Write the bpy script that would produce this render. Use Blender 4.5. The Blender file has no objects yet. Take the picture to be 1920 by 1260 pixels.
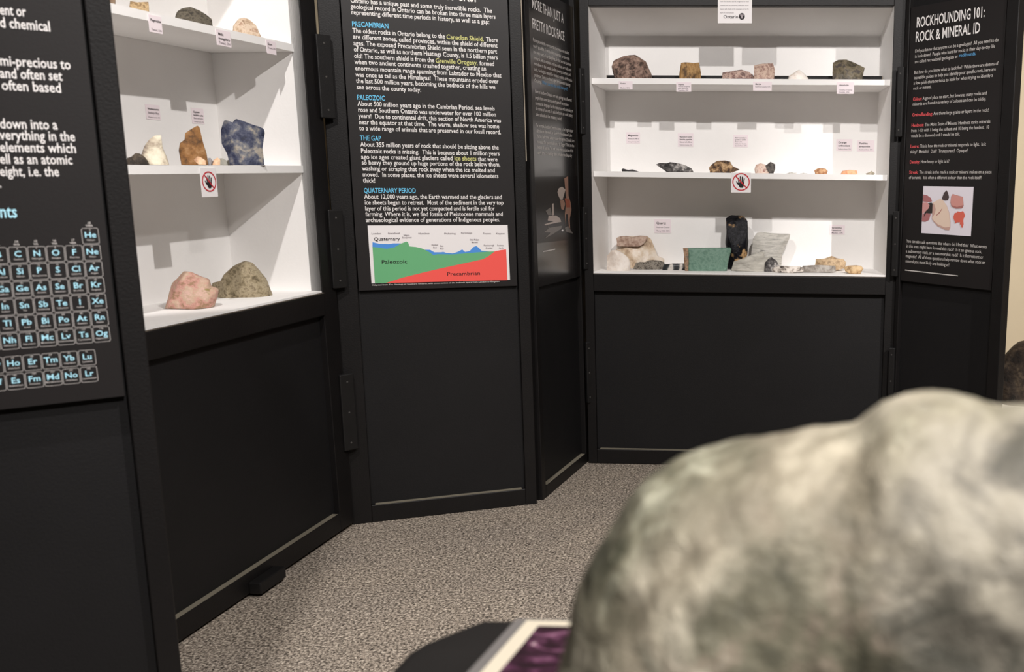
import bpy, bmesh, math, random
import numpy as np
from mathutils import Vector, Matrix, noise

# ------------------------------------------------------------------ camera, world, lamps, exposure
SC = bpy.context.scene
FPX, CX, CY, HC = 1714.8742, 1406.7891, 630.0, 1.1
PITCH, ROLL = math.radians(-9.50026), math.radians(0.32445)
_fw = np.array([0, math.cos(PITCH), math.sin(PITCH)])
_r0 = np.array([1.0, 0, 0]); _u0 = np.cross(_r0, _fw)
RT = _r0 * math.cos(ROLL) + _u0 * math.sin(ROLL)
UP = -_r0 * math.sin(ROLL) + _u0 * math.cos(ROLL)
CAMP = np.array([0, 0, HC])
cam_data = bpy.data.cameras.new('camera')
cam = bpy.data.objects.new('camera', cam_data)
SC.collection.objects.link(cam)
m = Matrix.Identity(4)
for i in range(3):
    m[i][0], m[i][1], m[i][2], m[i][3] = RT[i], UP[i], -_fw[i], CAMP[i]
cam.matrix_world = m
cam_data.sensor_width = 36.0
cam_data.lens = FPX / 1920 * 36.0
cam_data.shift_x = -(CX - 960) / 1920
cam_data.clip_start = 0.02
cam_data.dof.use_dof = True
cam_data.dof.focus_distance = 3.1
cam_data.dof.aperture_fstop = 6.0
SC.camera = cam

world = bpy.data.worlds.new('world'); SC.world = world
world.use_nodes = True
world.node_tree.nodes['Background'].inputs[0].default_value = (1.0, 0.9, 0.8, 1)
world.node_tree.nodes['Background'].inputs[1].default_value = 0.05

def spot(name, loc, target, power, cone=110, blend=0.6, size=0.02, col=(1.0, 0.955, 0.925)):
    d = bpy.data.lights.new(name, 'SPOT'); d.energy = power; d.spot_size = math.radians(cone)
    d.spot_blend = blend; d.shadow_soft_size = size; d.color = col
    o = bpy.data.objects.new(name, d); SC.collection.objects.link(o); o.location = loc
    o.rotation_euler = (Vector(target) - Vector(loc)).to_track_quat('-Z', 'Y').to_euler()
    return o
# the ceiling track in front of the display, and fill lamps added behind the camera
spot('track_and_fill_lamp', (0.60, 1.0, 2.66), (-1.05, 2.7, 1.25), 146, 112, 0.75)
spot('track_and_fill_lamp', (-0.86, 1.0, 2.65), (0.10, 2.9, 0.7), 94, 100, 0.3)
spot('track_and_fill_lamp', (2.05, 1.0, 2.65), (1.75, 4.1, 0.9), 330, 62, 0.6)
spot('track_and_fill_lamp', (0.80, -0.55, 2.65), (0.12, 0.55, 0.8), 270, 76, 1.0, 0.05)  # added fill for the near rock and photograph
spot('track_and_fill_lamp', (-0.7, -0.9, 2.65), (-0.4, 0.6, 0.0), 22, 80, 1.0, 0.05)  # weak fill, added behind the camera

SC.view_settings.view_transform = 'Standard'
SC.view_settings.look = 'None'
SC.view_settings.gamma = 1.0
SC.view_settings.use_curve_mapping = False
SC.view_settings.exposure = 0.36

# ------------------------------------------------------------------ helpers
COL = SC.collection
def ray(x, y):
    return _fw + RT * (x - CX) / FPX - UP * (y - CY) / FPX
def on_z(x, y, z):
    d = ray(x, y); return CAMP + d * ((z - HC) / d[2])
def at_dist(x, y, s):
    return CAMP + ray(x, y) * s

class Frame:
    """A vertical panel: local x along it, y away from the viewer, z up."""
    def __init__(s, th, d, roll, lean, k=1.0):
        t = math.radians(th); n = np.array([-math.cos(t), math.sin(t), 0]); ux = np.array([math.sin(t), math.cos(t), 0])
        le, ro = math.radians(lean), math.radians(roll); up = np.array([0, 0, 1.0])
        up2 = up * math.cos(le) + n * math.sin(le)
        s.U = ux * math.cos(ro) - up2 * math.sin(ro); s.W = up2 * math.cos(ro) + ux * math.sin(ro)
        s.N = np.cross(s.W, s.U); s.o = n * d * k
        s.M = Matrix([[s.U[i], s.N[i], s.W[i], s.o[i]] for i in range(3)] + [[0, 0, 0, 1]])
    def uz(s, x, y, dep=0.0):
        d = ray(x, y); q0 = s.o + s.N * dep
        t = ((q0 - CAMP) @ s.N) / (d @ s.N); q = CAMP + d * t - s.o
        return float(q @ s.U), float(q @ s.W)
    def pt(s, u, y, z):
        return s.o + s.U * u + s.N * y + s.W * z
FA = Frame(53.421, 2.5359, -0.0745, 0.0456, 0.683)
FB = Frame(6.3541, 1.578, -0.3034, 0.1932)
FC = Frame(69.1972, 3.0932, 0.1091, 0.1004)
FD = Frame(9.8762, 1.2373, 0.3039, 0.2981)
FE = Frame(92.392, 3.4611, 0.1324, 0.1831)
FF = Frame(138.9324, 2.4865, 0.1546, 0.3096, 1.07)

def tag(o, label=None, cat=None, group=None, kind=None):
    if label: o['label'] = label
    if cat: o['category'] = cat
    if group: o['group'] = group
    if kind: o['kind'] = kind
    return o
def link_mesh(name, verts, faces, mat, parent=None, smooth=False, M=None):
    me = bpy.data.meshes.new(name); me.from_pydata([tuple(map(float, v)) for v in verts], [], faces); me.update()
    if smooth:
        for p in me.polygons: p.use_smooth = True
    mats = mat if isinstance(mat, (list, tuple)) else [mat]
    for q in mats: me.materials.append(q)
    o = bpy.data.objects.new(name, me); COL.objects.link(o)
    if parent: o.parent = parent
    if M is not None: o.matrix_basis = M
    return o
def empty(name, M):
    o = bpy.data.objects.new(name, None); COL.objects.link(o); o.matrix_basis = M
    o.empty_display_size = 0.05
    return o
class MB:
    def __init__(s): s.v = []; s.f = []
    def box(s, x0, x1, y0, y1, z0, z1, b=0.0):
        n = len(s.v)
        if b <= 0:
            s.v += [(x0, y0, z0), (x1, y0, z0), (x1, y1, z0), (x0, y1, z0), (x0, y0, z1), (x1, y0, z1), (x1, y1, z1), (x0, y1, z1)]
            s.f += [[n + i for i in q] for q in ((3, 2, 1, 0), (4, 5, 6, 7), (0, 1, 5, 4), (1, 2, 6, 5), (2, 3, 7, 6), (3, 0, 4, 7))]
        else:
            bm = bmesh.new(); bmesh.ops.create_cube(bm, size=1.0)
            for v in bm.verts:
                v.co = Vector(((x0 + x1) / 2 + v.co.x * (x1 - x0), (y0 + y1) / 2 + v.co.y * (y1 - y0), (z0 + z1) / 2 + v.co.z * (z1 - z0)))
            bmesh.ops.bevel(bm, geom=bm.edges[:], offset=b, segments=2, profile=0.5, affect='EDGES')
            bm.verts.index_update()
            s.v += [tuple(v.co) for v in bm.verts]; s.f += [[n + v.index for v in f.verts] for f in bm.faces]; bm.free()
        return s
    def hexa(s, p):           # eight corners: front quad then back quad
        n = len(s.v); s.v += [tuple(q) for q in p]
        s.f += [[n + i for i in q] for q in ((0, 1, 2, 3), (7, 6, 5, 4), (0, 4, 5, 1), (1, 5, 6, 2), (2, 6, 7, 3), (3, 7, 4, 0))]
        return s
    def poly(s, pts, y):      # flat polygon in the local x-z plane facing -y
        n = len(s.v); s.v += [(p[0], y, p[1]) for p in pts]; s.f.append(list(range(n, n + len(pts)))); return s
    def ring(s, cx, cz, r0, r1, y, n=40, sx=1.0):
        b = len(s.v)
        for i in range(n):
            a = 2 * math.pi * i / n
            s.v += [(cx + sx * r0 * math.cos(a), y, cz + r0 * math.sin(a)), (cx + sx * r1 * math.cos(a), y, cz + r1 * math.sin(a))]
        for i in range(n):
            j = (i + 1) % n; s.f.append([b + 2 * i, b + 2 * i + 1, b + 2 * j + 1, b + 2 * j])
        return s
    def cyl(s, c, axis, r, h, n=16):
        b = len(s.v); ax = Vector(axis).normalized(); e1 = ax.orthogonal().normalized(); e2 = ax.cross(e1); c = Vector(c)
        for k in (0, h):
            for i in range(n):
                a = 2 * math.pi * i / n; s.v.append(tuple(c + ax * k + e1 * r * math.cos(a) + e2 * r * math.sin(a)))
        for i in range(n):
            j = (i + 1) % n; s.f.append([b + i, b + j, b + n + j, b + n + i])
        s.f.append([b + i for i in range(n)][::-1]); s.f.append([b + n + i for i in range(n)]); return s
    def build(s, name, mat, parent=None, M=None, smooth=False):
        return link_mesh(name, s.v, s.f, mat, parent, smooth, M)

# ------------------------------------------------------------------ materials
def lin(c):
    return tuple((x / 255 / 12.92 if x / 255 <= 0.04045 else ((x / 255 + 0.055) / 1.055) ** 2.4) for x in c) + (1,)
def new_mat(name, rough=0.6, spec=0.5):
    m = bpy.data.materials.new(name); m.use_nodes = True; nt = m.node_tree; b = nt.nodes['Principled BSDF']
    b.inputs['Roughness'].default_value = rough; b.inputs['Specular IOR Level'].default_value = spec
    return m, nt, b
def noise_node(nt, scale, detail=4, rough=0.55, dist=0.0, vec=None):
    n = nt.nodes.new('ShaderNodeTexNoise'); n.inputs['Scale'].default_value = scale; n.inputs['Detail'].default_value = detail
    n.inputs['Roughness'].default_value = rough; n.inputs['Distortion'].default_value = dist
    if vec is None:
        tc = nt.nodes.new('ShaderNodeTexCoord'); vec = tc.outputs['Object']
    nt.links.new(vec, n.inputs['Vector']); return n
def ramp(nt, src, stops, interp='LINEAR'):
    r = nt.nodes.new('ShaderNodeValToRGB'); r.color_ramp.interpolation = interp; e = r.color_ramp.elements
    while len(e) < len(stops): e.new(0.5)
    for i, (p, c) in enumerate(stops): e[i].position = p; e[i].color = c
    nt.links.new(src, r.inputs[0]); return r
def bump(nt, b, src, strength, dist=0.01):
    n = nt.nodes.new('ShaderNodeBump'); n.inputs['Strength'].default_value = strength; n.inputs['Distance'].default_value = dist
    nt.links.new(src, n.inputs['Height']); nt.links.new(n.outputs[0], b.inputs['Normal'])
def painted(name, c, rough=0.55, var=0.12, scale=14, bmp=0.06, spec=0.5, fine=220):
    m, nt, b = new_mat(name, rough, spec); l = lin(c)
    n = noise_node(nt, scale, 5)
    r = ramp(nt, n.outputs[0], [(0.3, tuple(x * (1 - var) for x in l[:3]) + (1,)), (0.7, tuple(min(1, x * (1 + var)) for x in l[:3]) + (1,))])
    nt.links.new(r.outputs[0], b.inputs['Base Color'])
    n2 = noise_node(nt, fine, 3); bump(nt, b, n2.outputs[0], bmp, 0.004)
    return m
def flat(name, c, rough=0.6, spec=0.3):
    m, nt, b = new_mat(name, rough, spec); b.inputs['Base Color'].default_value = lin(c); return m

M_BLACK = painted('black_paint', (19, 17, 17), 0.5, 0.15, 9, 0.12, 0.3)
M_BLACKP = painted('black_panel', (20, 19, 20), 0.6, 0.12, 5, 0.1, 0.3)
M_HINGE = painted('hinge_black', (22, 21, 21), 0.5, 0.15, 20, 0.1, 0.3)
M_EDGE = flat('bare_end_gap_light', (150, 140, 125), 0.6)  # bare strip ends, and a pale stand-in for light through the panel gap
M_LITDUST = flat('lit_dusty_ledge', (118, 112, 98), 0.8)  # dust, with the light caught on the ledge put into its pale colour
M_LITLINE = flat('sill_highlight', (92, 84, 76), 0.6)  # light caught on the sill rail edge, put into the colour
M_SCREW = flat('screw_grey', (74, 72, 70), 0.4)
M_WHITE = painted('white_paint', (243, 241, 239), 0.65, 0.02, 6, 0.08, 0.3, 120)
M_BOARD = painted('poster_black', (29, 26, 26), 0.5, 0.06, 6, 0.03, 0.35)
M_BOARDG = painted('poster_black_gloss', (36, 34, 34), 0.2, 0.05, 6, 0.0, 1.0)
M_TXT = flat('print_white', (232, 228, 226))
M_TXTG = flat('print_grey', (205, 200, 196))
M_CYAN = flat('print_blue', (110, 200, 240))
M_PALECYAN = flat('print_pale_blue', (175, 228, 245))
M_BLUE = flat('print_mid_blue', (90, 150, 195))
M_OLIVE = flat('print_yellow', (206, 204, 130))
M_RED = flat('print_red', (236, 96, 100))
M_INK = flat('print_black', (36, 30, 32))
M_INKG = flat('print_ink_grey', (120, 110, 116))
M_CARD = flat('white_card', (240, 228, 232), 0.7)
M_PAPER = flat('white_paper', (236, 232, 232), 0.6)
M_SIGNRED = flat('sign_red', (196, 44, 56))

# ------------------------------------------------------------------ lettering: one cached outline mesh per character
CHARS = sorted(set("ABCDEFGHIJKLMNOPQRSTUVWXYZabcdefghijklmnopqrstuvwxyz0123456789.,:;!?&-/()'"))
GLY = {}
def make_glyphs():
    tmp = []
    for w, off in (('r', 0.004), ('b', 0.014)):
        for s in CHARS + ['H' + c + 'H' for c in CHARS + [' ']] + ['HH']:
            cu = bpy.data.curves.new('t', 'FONT'); cu.body = s; cu.size = 1.0; cu.offset = off; cu.resolution_u = 2
            o = bpy.data.objects.new('t', cu); COL.objects.link(o); tmp.append((w, s, o))
    dg = bpy.context.evaluated_depsgraph_get(); wd = {}
    for w, s, o in tmp:
        ev = o.evaluated_get(dg); me = ev.to_mesh()
        vs = [(v.co.x, v.co.y) for v in me.vertices]; fs = [list(p.vertices) for p in me.polygons]
        if len(s) == 1: GLY[w, s] = [vs, fs, 0]
        wd[w, s] = max(v[0] for v in vs) - min(v[0] for v in vs)
        ev.to_mesh_clear()
    for w in 'rb':
        for c in CHARS: GLY[w, c][2] = wd[w, 'H' + c + 'H'] - wd[w, 'HH']
        GLY[w, ' '] = [[], [], wd[w, 'H H'] - wd[w, 'HH']]
    for w, s, o in tmp:
        cu = o.data; bpy.data.objects.remove(o); bpy.data.curves.remove(cu)
make_glyphs()
def twidth(s, w='r'): return sum(GLY[w, c][2] for c in s)
CAP = 0.729 * 1.0
def add_text(mb, s, u0, z0, size, u1=None, w='r', y=-0.0006, anchor='l', slope=0.0):
    """Letters of the given size along local x; stretched to end at u1 when given."""
    W = twidth(s, w); sx = size if u1 is None else (u1 - u0) / max(W, 1e-6)
    x = u0 - (sx * W / 2 if anchor == 'c' else sx * W if anchor == 'r' else 0)
    for c in s:
        vs, fs, adv = GLY[w, c]; n = len(mb.v)
        mb.v += [(x + sx * a, y, z0 + size * b + slope * (x + sx * a - u0)) for a, b in vs]
        mb.f += [[n + i for i in f] for f in fs]; x += sx * adv
    return x
# ------------------------------------------------------------------ the room
def carpet():
    m, nt, b = new_mat('carpet', 0.95, 0.1)
    tc = nt.nodes.new('ShaderNodeTexCoord')
    n1 = noise_node(nt, 150, 3, 0.75, 0.5, tc.outputs['Object'])
    r1 = ramp(nt, n1.outputs[0], [(0.34, lin((46, 42, 38))), (0.45, lin((112, 103, 94))), (0.55, lin((176, 164, 150))), (0.68, lin((232, 220, 204)))])
    n2 = noise_node(nt, 3.0, 4, 0.6, 0, tc.outputs['Object'])
    r2 = ramp(nt, n2.outputs[0], [(0.3, (0.86, 0.86, 0.87, 1)), (0.7, (1, 0.99, 0.97, 1))])
    mx = nt.nodes.new('ShaderNodeMix'); mx.data_type = 'RGBA'; mx.blend_type = 'MULTIPLY'; mx.inputs[0].default_value = 1
    nt.links.new(r1.outputs[0], mx.inputs[6]); nt.links.new(r2.outputs[0], mx.inputs[7]); nt.links.new(mx.outputs[2], b.inputs['Base Color'])
    bump(nt, b, n1.outputs[0], 0.7, 0.006); return m
M_CARPET = carpet()
M_WALL = painted('beige_wall', (226, 210, 180), 0.8, 0.02, 4, 0.06, 0.2, 90)
M_CEIL = painted('ceiling_white', (176, 172, 166), 0.9, 0.03, 5, 0.05, 0.2)
M_ROOM = painted('room_wall', (150, 142, 130), 0.9, 0.03, 4, 0.04, 0.2)
X0, X1, Y0, Y1, ZC = -3.6, 3.8, -3.6, 4.15, 2.95
tag(MB().box(X0, X1, Y0, Y1, -0.1, 0).build('floor', M_CARPET), kind='structure')
tag(MB().box(X0, X1, Y0, Y1, ZC, ZC + 0.1).build('ceiling', M_CEIL), kind='structure')
tag(MB().box(X0, X1, Y1, Y1 + 0.1, -0.1, ZC + .1).build('wall_back', M_WALL), kind='structure')
tag(MB().box(X0, X1, Y0 - 0.1, Y0, -0.1, ZC + .1).build('wall_front', M_ROOM), kind='structure')
tag(MB().box(X0 - 0.1, X0, Y0 - 0.1, Y1 + 0.1, -0.1, ZC + .1).build('wall_left', M_ROOM), kind='structure')
tag(MB().box(X1, X1 + 0.1, Y0 - 0.1, Y1 + 0.1, -0.1, ZC + .1).build('wall_right', M_ROOM), kind='structure')

# ------------------------------------------------------------------ display panels
TOP, TH, REC = 2.02, 0.038, 0.018
Z_SILL, Z_RAIL, Z_BOT = 0.7592, 0.6848, 0.0583
def board_panel(F, name, label, ul, ur, pl, pr):
    """frame of stiles and rails round a recessed infill; pl, pr = inner edges of the stiles"""
    r = empty(name, F.M); tag(r, label, 'screen')
    for a, b in ((ul, pl), (pr, ur)):
        MB().box(a, b, 0, TH, 0, TOP, 0.002).build('stile', M_BLACK, r)
    MB().box(pl, pr, 0, TH, 0, Z_BOT, 0.0025).build('bottom_rail', M_BLACK, r)
    MB().box(pl, pr, 0, TH, TOP - 0.06, TOP, 0.002).build('top_rail', M_BLACK, r)
    MB().box(pl, pr, REC, TH - 0.004, Z_BOT, TOP - 0.06).build('infill_panel', M_BLACKP, r)
    MB().box(pl + .012, pr - .012, 0.001, REC, Z_BOT, Z_BOT + 0.0008).build('lit_dusty_ledge', M_LITDUST, r)['label'] = 'dusty top edge of the bottom rail, its caught light painted pale'
    return r
K = 0.683
A_R, A_P = 0.1231 * K, 0.0756 * K
pA = board_panel(FA, 'folding_screen', 'black folding display panel at far left holding the element chart poster', A_P - 0.62, A_R, A_P - 0.58, A_P)
pC = board_panel(FC, 'folding_screen', 'black display panel between the two white cabinets holding the rock layer chart poster', -0.201, 0.388, -0.140, 0.351)
pD = board_panel(FD, 'folding_screen', 'narrow black display panel seen edge-on left of the large shelf cabinet', 2.892, 3.40, 2.924, 3.333)
Fk = 1.07
F_L, F_R = -2.083 * Fk, -1.6459 * Fk
F_PL, F_PR = -2.066 * Fk, FF.uz(1858, 544)[0] + 0.002
pF = board_panel(FF, 'folding_screen', 'black display panel at right holding the rockhounding poster, beside the beige wall', F_L, F_R, F_PL, F_PR)
# pale strip standing in for light leaking through the gap beside the narrow panel
e0, e1 = FC.uz(976, 40), FC.uz(988, 302)
MB().box(0.3885, 0.3915, 0.001, 0.03, e1[1], 1.95).build('gap_light_strip', M_EDGE, pC)['label'] = 'pale strip painted as light through the panel gap'

DEP = 0.285
def cabinet(F, label, ul, ur, ol, orr, bl, br, shelves, z_soff, zt=1.7341):
    """case with a lit white niche: ol..orr opening, bl..br back corners, shelves = (z bottom left, z bottom right)"""
    r = empty('display_cabinet', F.M); tag(r, label, 'cabinet')
    MB().box(ul, ol, 0, TH, 0, TOP, 0.002).build('stile', M_BLACK, r)
    MB().box(orr, ur, 0, TH, 0, TOP, 0.002).build('stile', M_BLACK, r)
    MB().box(ol, orr, 0, TH, 0, Z_BOT, 0.0025).build('bottom_rail', M_BLACK, r)
    MB().box(ol, orr, -0.004, 0.03, Z_RAIL, Z_SILL - 0.007, 0.003).build('sill_rail', M_BLACK, r)
    MB().box(ol, orr, 0, TH, zt, TOP, 0.002).build('top_rail', M_BLACK, r)
    MB().box(ol, orr, REC, TH - 0.004, Z_BOT, Z_RAIL).build('infill_panel', M_BLACKP, r)
    MB().box(ol + .012, orr - .012, 0.001, REC, Z_BOT, Z_BOT + 0.0008).build('lit_dusty_ledge', M_LITDUST, r)['label'] = 'dusty top edge of the bottom rail, its caught light painted pale'
    MB().box(ol, orr, -0.0045, 0.002, Z_SILL - 0.0072, Z_SILL - 0.0052).build('sill_light_line', M_LITLINE, r)['label'] = 'thin painted line of light under the white niche floor'
    t = 0.012
    MB().hexa([(bl - .02, DEP, Z_SILL - .02), (br + .02, DEP, Z_SILL - .02), (br + .02, DEP, TOP - .05), (bl - .02, DEP, TOP - .05),
               (bl - .02, DEP + t, Z_SILL - .02), (br + .02, DEP + t, Z_SILL - .02), (br + .02, DEP + t, TOP - .05), (bl - .02, DEP + t, TOP - .05)]).build('niche_back', M_WHITE, r)
    for f, b, s in ((ol, bl, -1), (orr, br, 1)):
        q = [(f, 0.002, Z_SILL - .02), (f + s * t, 0.002, Z_SILL - .02), (f + s * t, 0.002, TOP - .05), (f, 0.002, TOP - .05),
             (b, DEP, Z_SILL - .02), (b + s * t, DEP, Z_SILL - .02), (b + s * t, DEP, TOP - .05), (b, DEP, TOP - .05)]
        # starts behind the stile where the stile covers it
        for i in range(4): q[i] = (q[i][0], 0.004, q[i][2])
        MB().hexa(q).build('niche_side', M_WHITE, r)
    MB().hexa([(ol, 0.003, Z_SILL - .006), (orr, 0.003, Z_SILL - .006), (orr, 0.003, Z_SILL), (ol, 0.003, Z_SILL),
               (bl, DEP, Z_SILL - .012), (br, DEP, Z_SILL - .012), (br, DEP, Z_SILL), (bl, DEP, Z_SILL)]).build('niche_floor', M_WHITE, r)
    MB().hexa([(ol, 0.036, zt - .0006), (orr, 0.036, zt - .0006), (orr, 0.036, zt + .0094), (ol, 0.036, zt + .0094),
               (bl, DEP, z_soff), (br, DEP, z_soff), (br, DEP, z_soff + .01), (bl, DEP, z_soff + .01)]).build('soffit', M_WHITE, r)
    for za, zb in shelves:
        y0, y1, h = 0.03, DEP - 0.001, 0.0205
        def ue(s, y): return (ol + (bl - ol) * y / DEP + .001) if s < 0 else (orr + (br - orr) * y / DEP - .001)
        MB().hexa([(ue(-1, y0), y0, za), (ue(1, y0), y0, zb), (ue(1, y0), y0, zb + h), (ue(-1, y0), y0, za + h),
                   (ue(-1, y1), y1, za), (ue(1, y1), y1, zb), (ue(1, y1), y1, zb + h), (ue(-1, y1), y1, za + h)]).build('shelf', M_WHITE, r)
    return r
E_OL, E_OR = -0.749, 0.3644
e_bl = FE.uz(1138, 300, DEP)[0]; e_br = FE.uz(1644, 300, DEP)[0]
z_e = FE.uz(1400, 68, DEP)[1]
ES1 = [FE.uz(1110, 157, .03)[1], FE.uz(1668, 160, .03)[1]]
ES2 = [FE.uz(1117, 331, .03)[1], FE.uz(1664, 338.5, .03)[1]]
cabE = cabinet(FE, 'large black cabinet with three lit white shelves of rocks, right of centre', -0.783, 0.408, E_OL, E_OR, e_bl, e_br, [ES1, ES2], z_e)
B_OR = 2.5769; B_OL = B_OR - 1.1134
b_br = B_OR + 0.0; b_bl = B_OL
BS1 = [FB.uz(209, 24, .03)[1], FB.uz(551, 97, .03)[1]]
BS2 = [FB.uz(244, 327, .03)[1], FB.uz(563, 324, .03)[1]]
def ext(z, xa, xb, F, px):   # carry a measured shelf slope to the niche corners
    ua, ub = F.uz(px[0][0], px[0][1], .03)[0], F.uz(px[1][0], px[1][1], .03)[0]
    k = (z[1] - z[0]) / (ub - ua); return [z[0] + k * (xa - ua), z[1] + k * (xb - ub)]
BS1 = ext(BS1, B_OL, B_OR, FB, [(209, 24), (551, 97)]); BS2 = ext(BS2, B_OL, B_OR, FB, [(244, 327), (563, 324)])
cabB = cabinet(FB, 'black cabinet with lit white shelves angled away at left, beside the element chart panel', B_OL - 0.046, 2.652, B_OL, B_OR, b_bl, b_br, [BS1, BS2], z_e + 0.12, 1.8541)
# small black foot block on the floor rail of the left cabinet
fb = FB.uz(492, 1100)
MB().box(fb[0] - 0.055, fb[0] + 0.055, -0.035, 0.0, 0.0, 0.032, 0.003).build('foot_block', M_HINGE, cabB)
# dark riser strip standing along the back of the top shelf of the large cabinet
s0, s1 = FE.uz(1137, 140, .2)[0], FE.uz(1655, 140, .2)[0]
zs = ES1[0] + 0.0206
r = empty('riser_strip', FE.M @ Matrix.Translation((0, 0, 0))); tag(r, 'long low black strip standing behind the rocks on the top shelf', 'strip')
MB().box(s0 + .003, s1 - .003, 0.20, 0.212, zs, zs + 0.030).build('strip_body', M_BLACKP, r)
for a in (s0, s1 - .003): MB().box(a, a + .003, 0.199, 0.213, zs, zs + 0.030).build('end_cap', M_EDGE, r)

# ------------------------------------------------------------------ hinges between the panels
def hinge(p0, ang, z0, z1, w, label, group):
    M = Matrix.Translation((p0[0], p0[1], z0)) @ Matrix.Rotation(ang, 4, 'Z')
    r = empty('screen_hinge', M); tag(r, label, 'hinge', group)
    h = z1 - z0
    MB().box(-w / 2, w / 2, -0.009, 0.006, 0, h, 0.003).build('hinge_leaf', M_HINGE, r)
    for k in (0.10, 0.5, 0.9):
        MB().cyl((0, -0.0085, h * k), (0, -1, 0), 0.0028, 0.0012, 12).build('screw', M_SCREW, r)
def corner(Fa, ua, Fb, ub):
    a, b = Fa.pt(ua, 0, 0), Fb.pt(ub, 0, 0); c = (a + b) / 2
    n = -(Fa.N + Fb.N); n /= np.linalg.norm(n)
    ang = math.atan2(n[1], n[0]) + math.pi / 2
    return c + n * 0.015, ang
def zat(c, y):   # height on a vertical line seen at pixel row y
    d = ray(CX, y); s = 0
    p = np.array([c[0], c[1], 0]) - CAMP
    f = lambda z: CY - FPX * ((np.array([c[0], c[1], z]) - CAMP) @ UP) / ((np.array([c[0], c[1], z]) - CAMP) @ _fw)
    lo, hi = -0.2, 2.3
    for _ in range(50):
        mid = (lo + hi) / 2
        if f(mid) > y: lo = mid
        else: hi = mid
    return (lo + hi) / 2
cBC = corner(FB, 2.640, FC, -0.195)
zz = []
for nm, ya, yb in (('top', 222, 65), ('middle', 540, 393), ('bottom', 843, 701)):
    z0, z1 = zat(cBC[0], ya), zat(cBC[0], yb); zz.append((z0, z1))
    hinge(cBC[0], cBC[1], z0, z1, 0.046, 'black %s hinge in the corner between left cabinet and rock layer poster panel' % nm, 'screen hinges')
cDE = corner(FD, 3.36, FE, -0.783)
for nm, (z0, z1) in zip(('top', 'middle', 'bottom'), ((zat(cDE[0], 252), zat(cDE[0], 128)), (zat(cDE[0], 505), zat(cDE[0], 388)), (zat(cDE[0], 755), zat(cDE[0], 641)))):
    hinge(cDE[0], cDE[1], z0, z1, 0.022, 'black %s hinge beside the left edge of the large shelf cabinet' % nm, 'screen hinges')
cEF = corner(FE, 0.408, FF, F_L)
for nm, (z0, z1) in zip(('top', 'middle', 'bottom'), ((zat(cEF[0], 257), zat(cEF[0], 125)), (zat(cEF[0], 518), zat(cEF[0], 396)), (zat(cEF[0], 775), zat(cEF[0], 652)))):
    hinge(cEF[0], cEF[1], z0, z1, 0.024, 'black %s hinge between large cabinet and rockhounding poster panel' % nm, 'screen hinges')

# ------------------------------------------------------------------ posters
def board(F, name, label, l, rr, z0, z1, mat, y0=0.003):
    M = F.M @ Matrix.Translation((0, y0, 0))
    r = empty(name, M); tag(r, label, 'poster')
    MB().box(l, rr, 0, REC - y0 - 0.0006, z0, z1).build('backing_board', mat, r)
    return r
class Writer:
    def __init__(s, F, root, y0=0.003): s.F, s.r, s.y0 = F, root, y0; s.mbs = {}; s.last = {}; s.out = []
    def mb(s, nm, mat):
        if (nm, mat.name) not in s.mbs: s.mbs[nm, mat.name] = (MB(), nm, mat)
        return s.mbs[nm, mat.name][0]
    def zoom(s, ox, oy, k): s.ox, s.oy, s.k = ox, oy, k
    def p(s, x, y): return s.F.uz(s.ox + x / s.k, s.oy + y / s.k, s.y0)
    def line(s, txt, x0, y0, x1, y1, size, mat=None, w='b', nm='body_text', pre=''):
        mat = mat or M_TXT
        a, b = s.p(x0, y0), s.p(x1, y1)
        if nm in s.last and abs(s.last[nm] - a[1]) > size * 1.55:      # a new paragraph is a part of its own
            for k_ in [k_ for k_ in s.mbs if k_[0] == nm]: s.out.append(s.mbs.pop(k_))
        s.last[nm] = a[1]
        W = twidth(txt, w); sx = (b[0] - a[0]) / W; L = a[0] - sx * twidth(pre, w)
        add_text(s.mb(nm, mat), pre + txt, L, a[1] - 0.0, size, L + sx * twidth(pre + txt, w), w, slope=(b[1] - a[1]) / (b[0] - a[0]) * 0.5)
    def poly(s, pts, mat, nm, y=-0.0006, parent=None):
        return MB().poly([s.p(*q) for q in pts], y)
    def done(s):
        for m, nm, mat in s.out + list(s.mbs.values()): m.build(nm, mat, s.r)

# element chart poster (far left)
a_bot = FA.uz(120, 755, .003)[1]
rA = board(FA, 'element_chart_poster', 'black poster at far left with a blue and white chart of elements', A_P - 0.576, A_P - 0.004, a_bot, 1.95, M_BOARD)
w = Writer(FA, rA); w.zoom(0, 0, 3.0); S = 0.0205
for pre, t, x0, y0, x1, y1 in [('elem', 'ent or', 0, 82, 148, 93), ('an', 'd chemical', 0, 152, 287, 178), ('se', 'mi-precious to', 0, 367, 400, 390),
        ('', 'and often set', 0, 437, 352, 452), ('', 'often based', 10, 505, 348, 522), ('', 'down into a', 0, 722, 325, 725), ('E', 'verything in the', 0, 785, 425, 793),
        ('', 'elements which', 0, 853, 432, 860), ('w', 'ell as an atomic', 0, 920, 410, 924), ('w', 'eight, i.e. the', 0, 990, 335, 990), ('mass', '.', 0, 1055, 9, 1055)]:
    w.line(t, x0, y0, x1, y1, S, None, 'r' if 0 else 'b', 'body_text', pre)
w.line('nts', 0, 1222, 100, 1222, 0.026, M_PALECYAN, 'b', 'heading_text', 'Eleme')
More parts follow.
